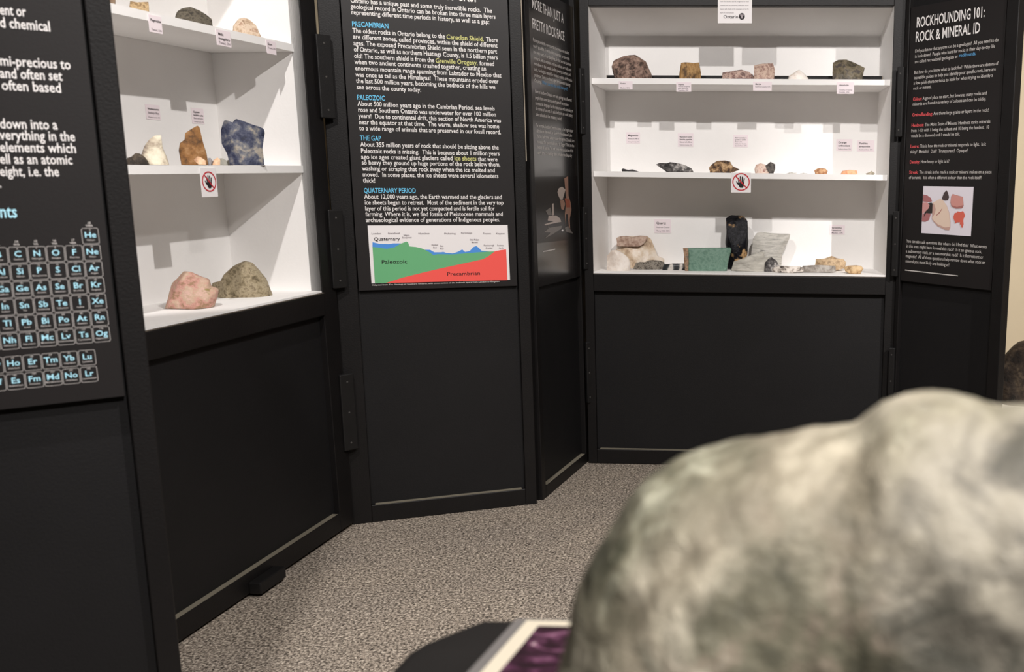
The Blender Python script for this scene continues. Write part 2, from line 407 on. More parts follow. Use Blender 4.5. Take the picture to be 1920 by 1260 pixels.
ELS = """H,1,1 He,18,1 Li,1,2 Be,2,2 B,13,2 C,14,2 N,15,2 O,16,2 F,17,2 Ne,18,2 Na,1,3 Mg,2,3 Al,13,3 Si,14,3 P,15,3 S,16,3 Cl,17,3 Ar,18,3
K,1,4 Ca,2,4 Sc,3,4 Ti,4,4 V,5,4 Cr,6,4 Mn,7,4 Fe,8,4 Co,9,4 Ni,10,4 Cu,11,4 Zn,12,4 Ga,13,4 Ge,14,4 As,15,4 Se,16,4 Br,17,4 Kr,18,4
Rb,1,5 Sr,2,5 Y,3,5 Zr,4,5 Nb,5,5 Mo,6,5 Tc,7,5 Ru,8,5 Rh,9,5 Pd,10,5 Ag,11,5 Cd,12,5 In,13,5 Sn,14,5 Sb,15,5 Te,16,5 I,17,5 Xe,18,5
Cs,1,6 Ba,2,6 La,3.3,8 Ce,4.3,8 Pr,5.3,8 Nd,6.3,8 Pm,7.3,8 Sm,8.3,8 Eu,9.3,8 Gd,10.3,8 Tb,11.3,8 Dy,12.3,8 Ho,13.3,8 Er,14.3,8 Tm,15.3,8 Yb,16.3,8 Lu,17.3,8
Hf,4,6 Ta,5,6 W,6,6 Re,7,6 Os,8,6 Ir,9,6 Pt,10,6 Au,11,6 Hg,12,6 Tl,13,6 Pb,14,6 Bi,15,6 Po,16,6 At,17,6 Rn,18,6
Fr,1,7 Ra,2,7 Ac,3.3,9 Th,4.3,9 Pa,5.3,9 U,6.3,9 Np,7.3,9 Pu,8.3,9 Am,9.3,9 Cm,10.3,9 Bk,11.3,9 Cf,12.3,9 Es,13.3,9 Fm,14.3,9 Md,15.3,9 No,16.3,9 Lr,17.3,9
Rf,4,7 Db,5,7 Sg,6,7 Bh,7,7 Hs,8,7 Mt,9,7 Ds,10,7 Rg,11,7 Cn,12,7 Nh,13,7 Fl,14,7 Mc,15,7 Lv,16,7 Ts,17,7 Og,18,7"""
NAMES = dict(He='Helium', B='Boron', C='Carbon', N='Nitrogen', O='Oxygen', F='Fluorine', Ne='Neon', Al='Aluminum', Si='Silicon', P='Phosphorus', S='Sulfur', Cl='Chlorine', Ar='Argon', Ga='Gallium', Ge='Germanium', As='Arsenic', Se='Selenium', Br='Bromine', Kr='Krypton', In='Indium', Sn='Tin', Sb='Antimony', Te='Tellurium', I='Iodine', Xe='Xenon', Tl='Thallium', Pb='Lead', Bi='Bismuth', Po='Polonium', At='Astatine', Rn='Radon', Nh='Nihonium', Fl='Flerovium', Mc='Moscovium', Lv='Livermorium', Ts='Tennessine', Og='Oganesson', Ho='Holmium', Er='Erbium', Tm='Thulium', Yb='Ytterbium', Lu='Lutetium', Es='Einsteinium', Fm='Fermium', Md='Mendelevium', No='Nobelium', Lr='Lawrencium')
w.zoom(0, 380, 3.15)
ne, og, c_, lu, lr = w.p(545, 295), w.p(603, 777), w.p(106, 308), w.p(515, 915), w.p(527, 1014)
pu, pz = (ne[0] - c_[0]) / 4, (ne[1] - og[1]) / 5
BL = {k: (w.mb('tile_outlines', M_TXTG), MB(), MB(), MB()) for k in (0,)}
tile = BL[0][0]; SYM = {0: MB(), 1: MB()}; NUM = {0: MB(), 1: MB()}; heads = MB()
def rrect(mb, cx, cz, a, b, r, t):
    n = len(mb.v); N = 6; k = 0
    for rr_, s in ((0, 0), (t, 1)):
        for q, (sx, sz) in enumerate(((1, 1), (-1, 1), (-1, -1), (1, -1))):
            for i in range(N):
                an = math.pi / 2 * (q + i / (N - 1)); rad = r - rr_
                mb.v.append((cx + sx * (a - r) + rad * math.cos(an), -0.0006, cz + sz * (b - r) + rad * math.sin(an)))
    T = 4 * N
    for i in range(T): mb.f.append([n + i, n + (i + 1) % T, n + T + (i + 1) % T, n + T + i])
lst = [e.split(',') for e in ELS.split()]; num = {}
ATN = "H He Li Be B C N O F Ne Na Mg Al Si P S Cl Ar K Ca Sc Ti V Cr Mn Fe Co Ni Cu Zn Ga Ge As Se Br Kr Rb Sr Y Zr Nb Mo Tc Ru Rh Pd Ag Cd In Sn Sb Te I Xe Cs Ba La Ce Pr Nd Pm Sm Eu Gd Tb Dy Ho Er Tm Yb Lu Hf Ta W Re Os Ir Pt Au Hg Tl Pb Bi Po At Rn Fr Ra Ac Th Pa U Np Pu Am Cm Bk Cf Es Fm Md No Lr Rf Db Sg Bh Hs Mt Ds Rg Cn Nh Fl Mc Lv Ts Og".split()
for s, c, rw in lst:
    c, rw = float(c), int(rw)
    if rw < 8: x, z = ne[0] + (c - 18) * pu, ne[1] - (rw - 2) * pz
    else: x, z = lu[0] + (c - 17.3) * pu, lu[1] - (rw - 8) * (lu[1] - lr[1])
    sym, small = SYM[rw > 7], NUM[rw > 7]
    rrect(tile, x, z, pu * 0.475, pz * 0.475, pu * 0.13, 0.0005)
    add_text(sym, s, x, z - 0.0024, 0.0124, None, 'b', anchor='c')
    add_text(small, str(ATN.index(s) + 1), x, z + 0.0082, 0.0036, None, 'r', anchor='c')
    if s in NAMES:
        wd = twidth(NAMES[s]); sz = min(0.0036, 0.021 / wd)
        add_text(small, NAMES[s], x, z - 0.0072, sz, None, 'r', anchor='c')
for c, t1, t2 in ((18, '18', 'VIIIA'), (17, '17', 'VIIA'), (16, '16', 'VIA'), (15, '15', 'VA'), (14, '14', 'IVA'), (13, '13', 'IIIA')):
    zt = ne[1] + (pz if c == 18 else 0) + pz * 0.56
    add_text(heads, t1, ne[0] + (c - 18) * pu, zt + 0.0042, 0.0044, None, 'b', anchor='c')
    add_text(heads, t2, ne[0] + (c - 18) * pu, zt, 0.0044, None, 'b', anchor='c')
for k in (0, 1): SYM[k].build('element_symbols', M_PALECYAN, rA); NUM[k].build('element_names', M_TXTG, rA)
heads.build('column_headings', M_TXTG, rA)
w.done()

# rock layer chart poster (centre left)
c_bl = FC.uz(679, 544.5, .003); c_br = FC.uz(972, 536, .003)
rC = board(FC, 'geology_poster', 'black poster of white paragraphs above a green and red layer chart', -0.1365, 0.3475, (c_bl[1] + c_br[1]) / 2, 1.95, M_BOARD)
w = Writer(FC, rC); w.zoom(640, 0, 4.174); S = 0.0197
w.line('ROCKS!', 790, -6, 1058, 18, 0.055, None, 'b', 'heading_text')
for a in [('Ontario has a unique past and some truly incredible rocks.  The', 72, 20, 1180, 104), ('geological record in Ontario can be broken into three main layers', 74, 66, 1208, 152),
          ('representing different time periods in history, as well as a gap:', 78, 112, 1160, 194)]: w.line(*a, S)
w.line('PRECAMBRIAN', 83, 205, 372, 223, 0.0208, M_CYAN, 'b', 'section_heading')
w.line('The oldest rocks in Ontario belong to the', 88, 255, 812, 304, S); w.line('Canadian Shield.', 822, 304, 1116, 325, S, M_OLIVE, 'b', 'highlighted_words'); w.line('There', 1132, 325, 1226, 331, S)
for a in [('are different zones, called provinces, within the shield of different', 92, 303, 1222, 378), ('ages. The exposed Precambrian Shield seen in the northern part', 95, 353, 1218, 424),
          ('of Ontario, as well as northern Hastings County, is 1.5 billion years', 98, 402, 1225, 471)]: w.line(*a, S)
w.line('old! The southern shield is from the', 100, 453, 728, 491, S); w.line('Grenville Orogeny,', 737, 491, 1068, 510, S, M_OLIVE, 'b', 'highlighted_words'); w.line('formed', 1082, 511, 1198, 516, S)
for a in [('when two ancient continents crashed together, creating an', 104, 500, 1135, 558), ('enormous mountain range spanning from Labrador to Mexico that', 108, 550, 1252, 611),
          ('was once as tall as the Himalayas!  These mountains eroded over', 112, 600, 1230, 657), ('the last 500 million years, becoming the bedrock of the hills we', 116, 648, 1206, 702),
          ('see across the county today.', 120, 697, 626, 722)]: w.line(*a, S)
w.line('PALEOZOIC', 123, 779, 343, 788, 0.0208, M_CYAN, 'b', 'section_heading')
for a in [('About 500 million years ago in the Cambrian Period, sea levels', 128, 827, 1202, 868), ('rose and Southern Ontario was underwater for over 100 million', 131, 875, 1212, 915),
          ('years!  Due to continental drift, this section of North America was', 135, 923, 1250, 962), ('near the equator at that time.  The warm, shallow sea was home', 138, 971, 1236, 1008),
          ('to a wide range of animals that are preserved in our fossil record.', 141, 1019, 1250, 1054)]: w.line(*a, S)
w.line('THE GAP', 147, 1098, 312, 1102, 0.0208, M_CYAN, 'b', 'section_heading')
w.line('About 355 million years of rock that should be sitting above the', 150, 1146, 1232, 1173, S)
w.line('Paleozoic rocks is missing.  This is because about 1 million years', 153, 1197, 1240, 1220, S)
w.zoom(640, 280, 4.174)
w.line('ago ice ages created giant glaciers called', 156, 75, 873, 86, S); w.line('ice sheets', 884, 86, 1058, 90, S, M_OLIVE, 'b', 'highlighted_words'); w.line('that were', 1070, 92, 1222, 95, S)
for a in [('so heavy they ground up huge portions of the rock below them,', 160, 119, 1245, 135), ('washing or scraping that rock away when the ice melted and', 163, 166, 1203, 182),
          ('moved.  In some places, the ice sheets were several kilometers', 167, 213, 1230, 227), ('thick!', 170, 259, 268, 262)]: w.line(*a, S)
w.line('QUATERNARY PERIOD', 176, 340, 585, 341, 0.0208, M_CYAN, 'b', 'section_heading')
for a in [('About 12,000 years ago, the Earth warmed and the glaciers and', 180, 386, 1258, 390), ('ice sheets began to retreat.  Most of the sediment in the very top', 183, 432, 1270, 435),
          ('layer of this period is not yet compacted and is fertile soil for', 186, 479, 1200, 481), ('farming. Where it is, we find fossils of Pleistocene mammals and', 190, 523, 1265, 525),
          ('archaeological evidence of generations of Indigenous peoples.', 192, 569, 1243, 568)]: w.line(*a, S)
w.done()
# layer chart printed on it (zoom 640,400 x5.647)
w = Writer(FC, rC); w.zoom(640, 400, 5.647)
ch = w.poly([(278, 128), (1760, 124), (1786, 703), (320, 742)], None, '').build('layer_chart', M_PAPER, rC)
def chart_poly(nm, pts, mat, y):
    MB().poly([w.p(*q) for q in pts], y).build(nm, mat, ch)
G_TOP = [(330, 355), (400, 362), (480, 375), (560, 360), (630, 320), (690, 298), (705, 305), (722, 350), (790, 356), (850, 370), (890, 388), (930, 410), (975, 442), (1020, 432), (1180, 434), (1300, 424), (1450, 412), (1560, 404), (1625, 402)]
chart_poly('quaternary_layer', [(330, 305), (400, 322), (500, 326), (550, 318), (630, 318), (630, 325), (560, 362), (480, 377), (400, 364), (330, 357)], flat('chart_blue', (80, 146, 222)), -0.0010)
chart_poly('quaternary_layer', [(885, 385), (940, 386), (985, 412), (1050, 412), (1080, 408), (1110, 418), (1180, 424), (1230, 408), (1280, 382), (1310, 408), (1360, 398), (1395, 358), (1430, 345), (1455, 365), (1485, 396), (1565, 403), (1450, 414), (1300, 426), (1180, 436), (1020, 434), (975, 445), (925, 412)], flat('chart_blue_b', (80, 146, 222)), -0.0010)
chart_poly('paleozoic_layer', [(356, 738), (330, 355)][::-1][:1] + G_TOP[1:] + [(1560, 452), (1500, 485), (1380, 512), (1100, 572), (860, 628), (650, 680), (470, 738), (356, 740)], flat('chart_green', (106, 176, 124)), -0.0014)
chart_poly('precambrian_layer', [(470, 738), (650, 680), (860, 628), (1100, 572), (1380, 512), (1500, 485), (1560, 452), (1625, 402), (1690, 388), (1744, 382), (1758, 706)], flat('chart_red', (244, 92, 84)), -0.0018)
def ctext(nm, mt, par, t, x0, y0, x1, y1, size, w_='r', y=-0.0024):
    mb = MB(); a, b = w.p(x0, y0), w.p(x1, y1); add_text(mb, t, a[0], (a[1] + b[1]) / 2, size, b[0], w_, y); mb.build(nm, mt, par)
ctext('layer_name', M_INK, ch, 'Paleozoic', 425, 530, 700, 530, 0.0165); ctext('layer_name', M_INK, ch, 'Precambrian', 1117, 656, 1472, 654, 0.0165)
ctext('layer_name', M_INK, ch, 'Quaternary', 345, 288, 620, 286, 0.0150)
for t, x0, x1, y in [('London', 320, 425, 220), ('Brantford', 495, 618, 218), ('Hamilton', 815, 935, 220), ('Pickering', 1090, 1210, 220), ('Port Hope', 1268, 1385, 215), ('Trenton', 1498, 1585, 220), ('Kingston', 1638, 1730, 220),
                     ('Niagara', 660, 722, 238), ('Escarpment', 645, 745, 262), ('Humber', 955, 1025, 340), ('River', 972, 1012, 368), ('Don', 1045, 1080, 352), ('River', 1045, 1085, 380), ('Oak Ridges', 1360, 1460, 285), ('Moraine', 1378, 1445, 312),
                     ('Peterborough', 1508, 1618, 345), ('Drumlins', 1528, 1600, 372), ('Frontenac', 1650, 1722, 345), ('Arch', 1668, 1715, 372)]:
    ctext('place_name', M_INKG, ch, t, x0, y, x1, y, 0.0070)
ctext('caption_text', M_TXTG, rC, 'Adapted from The Geology of Southern Ontario, with cross section of the bedrock layers from London to Kingston', 325, 765, 1675, 728, 0.0062, 'b', -0.0006)

# poster on the narrow panel
d_bl = FD.uz(1016, 539, .003); d_br = FD.uz(1088, 516, .003)
rD = board(FD, 'glossy_poster', 'narrow glossy poster seen at a sharp angle, with two white title lines', 2.9275, 3.3295, (d_bl[1] + d_br[1]) / 2, FD.uz(1075, 14, .003)[1], M_BOARDG)
w = Writer(FD, rD); w.zoom(640, 0, 4.174)
w.line('MORE THAN JUST A', 1490, 62, 1738, 184, 0.047, None, 'r', 'heading_text'); w.line('PRETTY ROCK FACE', 1494, 220, 1746, 318, 0.047, None, 'r', 'heading_text')
w.zoom(980, 60, 7.875); S = 0.0165
for a in [('Rocks provide the raw materials that make our modern', 150, 135, 685, 330), ('world possible. From building materials, to the roads', 153, 225, 690, 415), ('and every part of our daily lives. So that we can continue', 157, 312, 712, 497),
          ('forwards, let us examine and learn about our rocks and', 160, 400, 715, 577), ('even down to the metals, the fine jewelry, counters, and', 163, 485, 705, 645), ('tools. Geologists search for the best qualities of the rocks', 165, 570, 728, 728),
          ('provinces. Some are found right here beneath Hastings', 170, 655, 702, 795), ('County.', 172, 738, 278, 765), ]: w.line(*a, S, M_TXTG, 'r')
w.line('Where can you find rocks near you?!', 286, 767, 662, 856, S, M_BLUE, 'r', 'highlighted_words')
for a in [('Here in Southern Ontario, our rock geology has influenced', 180, 895, 722, 1026), ('people from stone to iron, which parts of the province', 183, 988, 675, 1088), ('to minerals long ago for the resources, and continuing to', 187, 1072, 743, 1180), ('the stories of our area. To seek the future, our rocks, history', 190, 1150, 735, 1250)]: w.line(*a, S, M_TXTG, 'r')
w.zoom(980, 200, 9.69)
for a in [('take a look at the amazing rocks!', 236, 165, 705, 240), ('For example, Southern Ontario is home to the largest copper', 243, 365, 918, 458), ('salt mine in the world, in Goderich, found beneath Lake', 247, 462, 892, 541), ('Huron. Salt mines underground through its 22 levels, is to', 255, 560, 938, 642),
          ('mine as the space is almost a bit bigger! Think to the', 260, 660, 933, 731), ('bottom of our sea. This salt comes from ancient sea of the', 265, 762, 917, 824), ('early time to making table and also the deep city', 270, 860, 893, 911)]: w.line(*a, S, M_TXTG, 'r')
w.done()
w.zoom(990, 300, 6.3)
M_PALE = flat('photo_pale', (176, 162, 154), 0.25); M_SKIN = flat('photo_skin', (150, 116, 100), 0.25); M_RUST = flat('photo_rust', (150, 84, 66), 0.25); M_DK = flat('photo_dark', (30, 28, 28), 0.25); M_MIDG = flat('photo_grey', (110, 104, 100), 0.25)
ph = w.poly([(75, 200), (585, 190), (610, 930), (105, 985)], None, '', -0.0005).build('photograph', M_DK, rD)
for k, (pts, mt) in enumerate([([(345, 380), (360, 335), (400, 315), (440, 350), (420, 420), (405, 470), (380, 470), (360, 430)], M_PALE), ([(375, 480), (420, 470), (435, 520), (420, 590), (390, 580)], M_SKIN),
        ([(425, 215), (470, 190), (475, 420), (500, 500), (510, 590), (490, 700), (495, 810), (480, 790), (465, 640), (445, 640), (440, 770), (432, 640), (450, 480)], M_SKIN), ([(430, 450), (490, 470), (495, 560), (450, 560)], M_RUST),
        ([(240, 660), (330, 655), (375, 690), (390, 730), (200, 770), (190, 760), (300, 725), (230, 715)], M_PALE), ([(280, 520), (300, 510), (305, 650), (285, 655)], M_PALE), ([(185, 850), (240, 810), (230, 770), (250, 800), (400, 775), (390, 810), (300, 870), (190, 930), (260, 860)], M_MIDG), ([(205, 600), (260, 560), (280, 650), (230, 650)], M_MIDG),
        ([(390, 830), (410, 820), (418, 838), (400, 842)], M_PAPER), ([(430, 800), (470, 780), (530, 870), (450, 850)], M_MIDG)]):
    MB().poly([w.p(*q) for q in pts], -0.0009 - 0.00002 * k).build('photo_detail', mt, ph)
w.poly([(178, 1076), (320, 1048), (320, 1060), (178, 1088)], None, '').build('rule_line', M_TXTG, rD)

# rockhounding poster (right)
f_bl, f_br = FF.uz(1688, 526, .003), FF.uz(1857, 544, .003)
f_tr = FF.uz(1708.6, 14, .003)
rF = board(FF, 'rockhounding_poster', 'black poster headed ROCKHOUNDING 101 on the panel at right', F_PL + 0.003, F_PR - 0.003, (f_bl[1] + f_br[1]) / 2, f_tr[1], M_BOARD)
w = Writer(FF, rF); w.zoom(1680, 0, 4.2)
w.line('ROCKHOUNDING 101:', 160, 217, 700, 130, 0.050, None, 'b', 'heading_text'); w.line('ROCK & MINERAL ID', 152, 332, 663, 253, 0.050, None, 'b', 'heading_text')
w.zoom(1690, 60, 9.0); S = 0.0165
for a in [('Did you know that anyone can be a geologist?  All you need to do', 233, 350, 1645, 138), ('is look down!  People who hunt for rocks in their day-to-day life', 232, 440, 1580, 250), ('are called recreational geologists or', 228, 530, 955, 425),
          ('But how do you know what to look for?  While there are dozens of', 215, 712, 1635, 545), ('incredible guides to help you identify your specific rock, here are', 212, 800, 1595, 640), ('a few quick characteristics to look for when trying to identify a', 207, 890, 1545, 745),
          ('rock or mineral.', 202, 977, 512, 945), ('A good place to start, but beware: many rocks and', 360, 1145, 1445, 1045), ('minerals are found in a variety of colours and can be tricky.', 192, 1245, 1432, 1145)]: w.line(*a, S, M_TXTG, 'r')
w.line('rockhounds.', 975, 425, 1262, 382, S, M_BLUE, 'b', 'highlighted_words'); w.line('Colour:', 197, 1162, 347, 1148, S, M_RED, 'b', 'red_words')
w.zoom(1690, 180, 7.876)
for t, x0, y0, x1, y1 in [('Grains/Banding:', 160, 303, 462, 285), ('Hardness:', 150, 458, 332, 445), ('Lustre:', 135, 768, 262, 762), ('Density:', 125, 998, 272, 993), ('Streak:', 118, 1148, 247, 1146)]: w.line(t, x0, y0, x1, y1, S, M_RED, 'b', 'red_words')
for a in [('Are there large grains or layers in the rock?', 475, 282, 1295, 225), ('The Mohs Scale of Mineral Hardness ranks minerals', 348, 447, 1315, 392), ('from 1-10, with 1 being the softest and 10 being the hardest.  10', 147, 535, 1300, 475), ('would be a diamond and 1 would be talc.', 145, 612, 868, 582),
          ('This is how the rock or mineral responds to light.  Is it', 275, 762, 1250, 730), ('shiny?  Metallic?  Dull?  Transparent?  Opaque?', 133, 845, 985, 827), ('How heavy or light is it?', 288, 993, 708, 985), ('The streak is the mark a rock or mineral makes on a piece', 265, 1146, 1335, 1143), ('of ceramic.  It is often a different colour than the rock itself!', 113, 1225, 1185, 1225)]: w.line(*a, S, M_TXTG, 'r')
w.zoom(1690, 340, 5.727)
for a in [('You can also ask questions like where did I find this?  What events', 55, 656, 918, 722), ('in this area might have formed this rock?  Is it an igneous rock,', 53, 708, 865, 775), ('a sedimentary rock, or a metamorphic rock?  Is it fluorescent or', 50, 763, 880, 833), ('magnetic?  All of these questions help narrow down what rock or', 48, 816, 900, 890), ('mineral you most likely are looking at!', 45, 870, 515, 915)]: w.line(*a, S, M_TXTG, 'r')
w.done()
w.poly([(40, 948), (608, 1010), (608, 1020), (40, 958)], None, '').build('rule_line', M_TXTG, rF)
ph = w.poly([(238, 52), (778, 60), (748, 590), (215, 555)], None, '').build('photograph', flat('photo_ground', (226, 220, 228)), rF)
P_SKIN = flat('print_skin', (170, 110, 112)); P_SKIN2 = flat('print_skin_pale', (206, 150, 148)); P_DARK = flat('print_stone_dark', (78, 66, 66)); P_BLK = flat('print_stone_black', (56, 50, 48)); P_TILE = flat('print_tile', (226, 202, 184)); P_TILE2 = flat('print_tile_edge', (196, 160, 148)); P_PINK = flat('print_pink', (205, 146, 138)); P_PINK2 = flat('print_pink_dark', (170, 112, 106)); P_ORG = flat('print_orange', (214, 104, 88))
pics = [('pictured_finger', [(236, 140), (280, 150), (320, 180), (332, 215), (300, 225), (232, 215)], P_SKIN), ('pictured_finger', [(228, 345), (275, 340), (318, 350), (300, 415), (260, 435), (222, 430)], P_SKIN),
        ('pictured_stone', [(290, 235), (325, 228), (355, 255), (370, 300), (350, 340), (310, 345), (270, 340), (245, 385), (250, 340)], P_BLK), ('pictured_thumb', [(230, 228), (280, 225), (305, 255), (295, 290), (250, 335), (225, 345)], P_SKIN2),
        ('pictured_plate', [(340, 230), (420, 190), (450, 205), (490, 260), (515, 330), (530, 430), (528, 500), (515, 525), (470, 520), (390, 480), (345, 430), (330, 400)], P_TILE2), ('pictured_plate', [(340, 228), (420, 188), (450, 203), (488, 260), (512, 330), (525, 430), (522, 490), (470, 495), (395, 462), (350, 420), (332, 395), (360, 350), (372, 300), (358, 252)], P_TILE),
        ('pictured_streak', [(375, 365), (410, 330), (440, 290), (442, 296), (415, 340), (380, 370)], P_PINK2),
        ('pictured_stone', [(440, 180), (460, 125), (488, 95), (505, 125), (515, 170), (505, 203), (470, 206), (442, 195)], P_DARK), ('pictured_stone', [(530, 225), (538, 160), (553, 135), (665, 168), (672, 265), (655, 290), (590, 293), (540, 270)], P_PINK2), ('pictured_stone', [(532, 222), (540, 162), (553, 138), (662, 170), (670, 255), (600, 275), (540, 255)], P_PINK),
        ('pictured_stone', [(562, 380), (575, 340), (600, 335), (605, 322), (640, 328), (665, 318), (680, 345), (688, 370), (672, 400), (668, 425), (672, 460), (660, 500), (648, 495), (645, 470), (630, 458), (635, 440), (600, 440), (580, 455), (578, 430), (565, 405)], P_ORG)]
for k, (nm, pts, mt) in enumerate(pics):
    MB().poly([w.p(*q) for q in pts], -0.0010 - 0.00006 * k).build(nm, mt, ph)
# ------------------------------------------------------------------ cards and signs
def card(F, dep, px, lines, label, group, name='specimen_label', bold=1, mat=None):
    q = [F.uz(x, y, dep) for x, y in px]      # tl, tr, br, bl
    u0, u1 = (q[0][0] + q[3][0]) / 2, (q[1][0] + q[2][0]) / 2; z1, z0 = (q[0][1] + q[1][1]) / 2, (q[2][1] + q[3][1]) / 2
    r = empty(name, F.M @ Matrix.Translation((u0, dep, z0))); tag(r, label, 'label' if name == 'specimen_label' else 'sign', group)
    W, H = u1 - u0, z1 - z0
    MB().box(0, W, 0, 0.0012, 0, H).build('card', mat or M_CARD, r)
    if lines:
        a, b = MB(), MB(); n = len(lines); step = H * 0.8 / max(n, 3)
        for i, t in enumerate(lines):
            mb = a if i < bold else b
            if not t: continue
            sz = min(step * 0.9, W * 0.8 / twidth(t, 'b')); add_text(mb, t, W * 0.12, H * (0.84 - 0.0) - step * (i + 0.75), sz, None, 'b' if i < bold else 'r')
        a.build('label_heading', M_INK, r)
        if n > bold: b.build('label_lines', M_INKG, r)
    return r, W, H
def rect(x0, y0, x1, y1): return [(x0, y0), (x1, y0), (x1, y1), (x0, y1)]
FRONT, BACK = 0.0283, DEP - 0.0016
GL = 'specimen labels'
card(FE, FRONT, rect(1160, 152, 1186, 167.5), ['Gneiss', '', 'Madoc, ON'], 'small white label on top shelf edge under the big brown boulder', GL)
card(FE, FRONT, rect(1268, 154, 1296, 172), ['Graphite', 'Victoria Graphite', 'Mine, Bancroft,', 'Township, ON'], 'small white label on top shelf edge under the square tan rock', GL)
card(FE, FRONT, rect(1412, 153, 1447, 170), ['Marble', 'Renfrew County, ON'], 'small white label on top shelf edge under the square pinkish rock', GL)
card(FE, FRONT, rect(1569, 154, 1601, 176), ['Labradorite', '', 'Township of Hastings', 'County, ON'], 'small white label on top shelf edge under the dark greenish rock', GL)
card(FE, BACK, rect(1174, 248, 1200, 269), ['Magnetite', 'Bessemer Mine', 'Hastings County, ON'], 'pale label on back wall above the tiny flat black stone', GL)
card(FE, BACK, rect(1271, 250, 1300, 275), ['Magnetite in syenite', 'biotite, apatite', 'Bancroft Mine', 'Renfrew County, ON'], 'pale label on back wall above the long black and grey stone', GL, bold=2)
card(FE, BACK, rect(1375, 253, 1402, 276), ['Black tourmaline in', 'quartz in calcite', 'Bear Lake', 'Haliburton County,', 'Gooderham, ON'], 'pale label on back wall above the no-touching sign of the large cabinet', GL, bold=2)
card(FE, BACK, rect(1568, 261, 1598, 283), ['Orange', 'orthoclase', 'Sudbury Area, ON'], 'pale label on back wall, left one of the pair above the orange slab', GL, bold=2)
card(FE, BACK, rect(1607, 263, 1639, 284), ['Perthite', 'amazonite', 'Renfrew Area, ON'], 'pale label on back wall, right one of the pair, nearest the right side wall', GL, bold=2)
card(FE, BACK, rect(1227, 411, 1258, 437), ['Quartz', 'Renfrew County', 'Tory Hill, ON'], 'pale label on bottom bay back wall above the beige quartz', GL)
card(FE, BACK, rect(1556, 422, 1584, 440), ['Serpentine', 'Limestone', 'Madoc, ON'], 'pale label on bottom bay back wall above the tan stones', GL, bold=2)
card(FB, FRONT, [(278, 27), (303.5, 32), (304, 64), (281, 59)], ['Pegmatite', '', 'Tweed, ON'], 'white label on upper shelf edge of left cabinet, leftmost of three', GL)
card(FB, FRONT, [(405, 54), (432, 60), (433.6, 89), (407, 84)], ['Mafic', 'metagabbro', 'Tweed, ON'], 'white label on upper shelf edge of left cabinet, between grey and cream rocks', GL, bold=2)
card(FB, FRONT, [(499, 74), (517, 79), (518, 103), (501, 100)], ['Skarn', 'Tweed, ON'], 'white label on upper shelf edge of left cabinet, rightmost of three', GL)
card(FB, BACK, [(272, 194), (300, 199), (301, 226), (275, 222)], ['Wollastonite', 'Seeleys Bay,', 'Kingston, Leeds, ON'], 'white label on back wall above the grey and cream pointed rock', GL)
card(FB, BACK, [(358.5, 201), (381, 205), (383.5, 233), (361, 231)], ['Gypsum', 'Sodalite suite', 'Bancroft area,', 'Hastings County, ON'], 'white label on back wall above the tall brown rock', GL, bold=2)

def hand_sign(F, px, label):
    r, W, H = card(F, FRONT - 0.0003, px, [], label, 'no touching signs', 'no_touching_sign', mat=M_PAPER)
    cx, cz, R = W / 2, H * 0.53, min(W, H) * 0.43
    h = MB(); k = R
    def P(pts): h.poly([(cx + x * k, cz + z * k) for x, z in pts], -0.0004)
    for x, top, tilt in ((-0.26, 0.50, -0.05), (-0.07, 0.66, -0.01), (0.12, 0.62, 0.03), (0.30, 0.44, 0.07)):
        P([(x - .075, -.1), (x + .075, -.1), (x + .075 + tilt, top - .05), (x + .04 + tilt, top), (x - .04 + tilt, top), (x - .075 + tilt, top - .05)])
    P([(-.34, -.08), (.38, -.08), (.36, -.4), (.22, -.68), (-.12, -.68), (-.28, -.45)])
    P([(-.3, -.1), (-.3, -.42), (-.5, -.2), (-.62, .08), (-.52, .1), (-.4, -.08)])
    h.build('hand_symbol', M_INK, r)
    g = MB().ring(cx, cz, R * 0.90, R * 1.03, -0.0008)
    d = 0.69 * R
    g.poly([(cx - d, cz + d - .06 * R), (cx - d + .09 * R, cz + d + .04 * R), (cx + d, cz - d + .06 * R), (cx + d - .09 * R, cz - d - .04 * R)][::-1], -0.0008)
    g.build('prohibition_ring', M_SIGNRED, r)
hand_sign(FE, rect(1371, 323.5, 1408, 361), 'square sign of a barred hand on middle shelf edge of large cabinet')
hand_sign(FB, [(374, 315), (404, 315), (409, 369), (380, 369)], 'barred hand sign on the shelf edge below the brown rock, left cabinet')

r, W, H = card(FE, -0.0035, rect(1346, -42, 1410, 43.5), [], 'white notice with a round flower emblem on top rail of large cabinet', None, 'printed_notice', mat=M_PAPER)
f = MB(); px = W / 64.0
for i in range(9):
    z = H - (10 + i * 6.9) * px * 0.98
    t = ['These rocks and minerals were brought to you by the', 'geologists of the resident program and its many', 'friends across the county. Please enjoy the display', 'and do not handle the samples on the shelves', 'This display was supported in part with funds', 'from the ministry and its programs for local', 'museums and the community collections of our', 'region, with thanks to the volunteers and to the', 'staff of the museum'][i]
    wd = twidth(t); add_text(f, t, 4 * px, z, min(4.2 * px, (54 if i < 8 else 26) * px / wd))
f.build('fine_print', M_INKG, r)
g = MB(); add_text(g, 'Ontario', 10.5 * px, 8.8 * px, 8.2 * px, 38.5 * px, 'b'); g.build('logo_wordmark', M_INK, r)
g = MB(); cx, cz, R = 45.3 * px, 12.2 * px, 5.6 * px
g.poly([(cx + R * math.cos(2 * math.pi * i / 36), cz + R * 1.08 * math.sin(2 * math.pi * i / 36)) for i in range(36)], -0.0005); e = g.build('logo_emblem', M_INK, r)
g = MB()
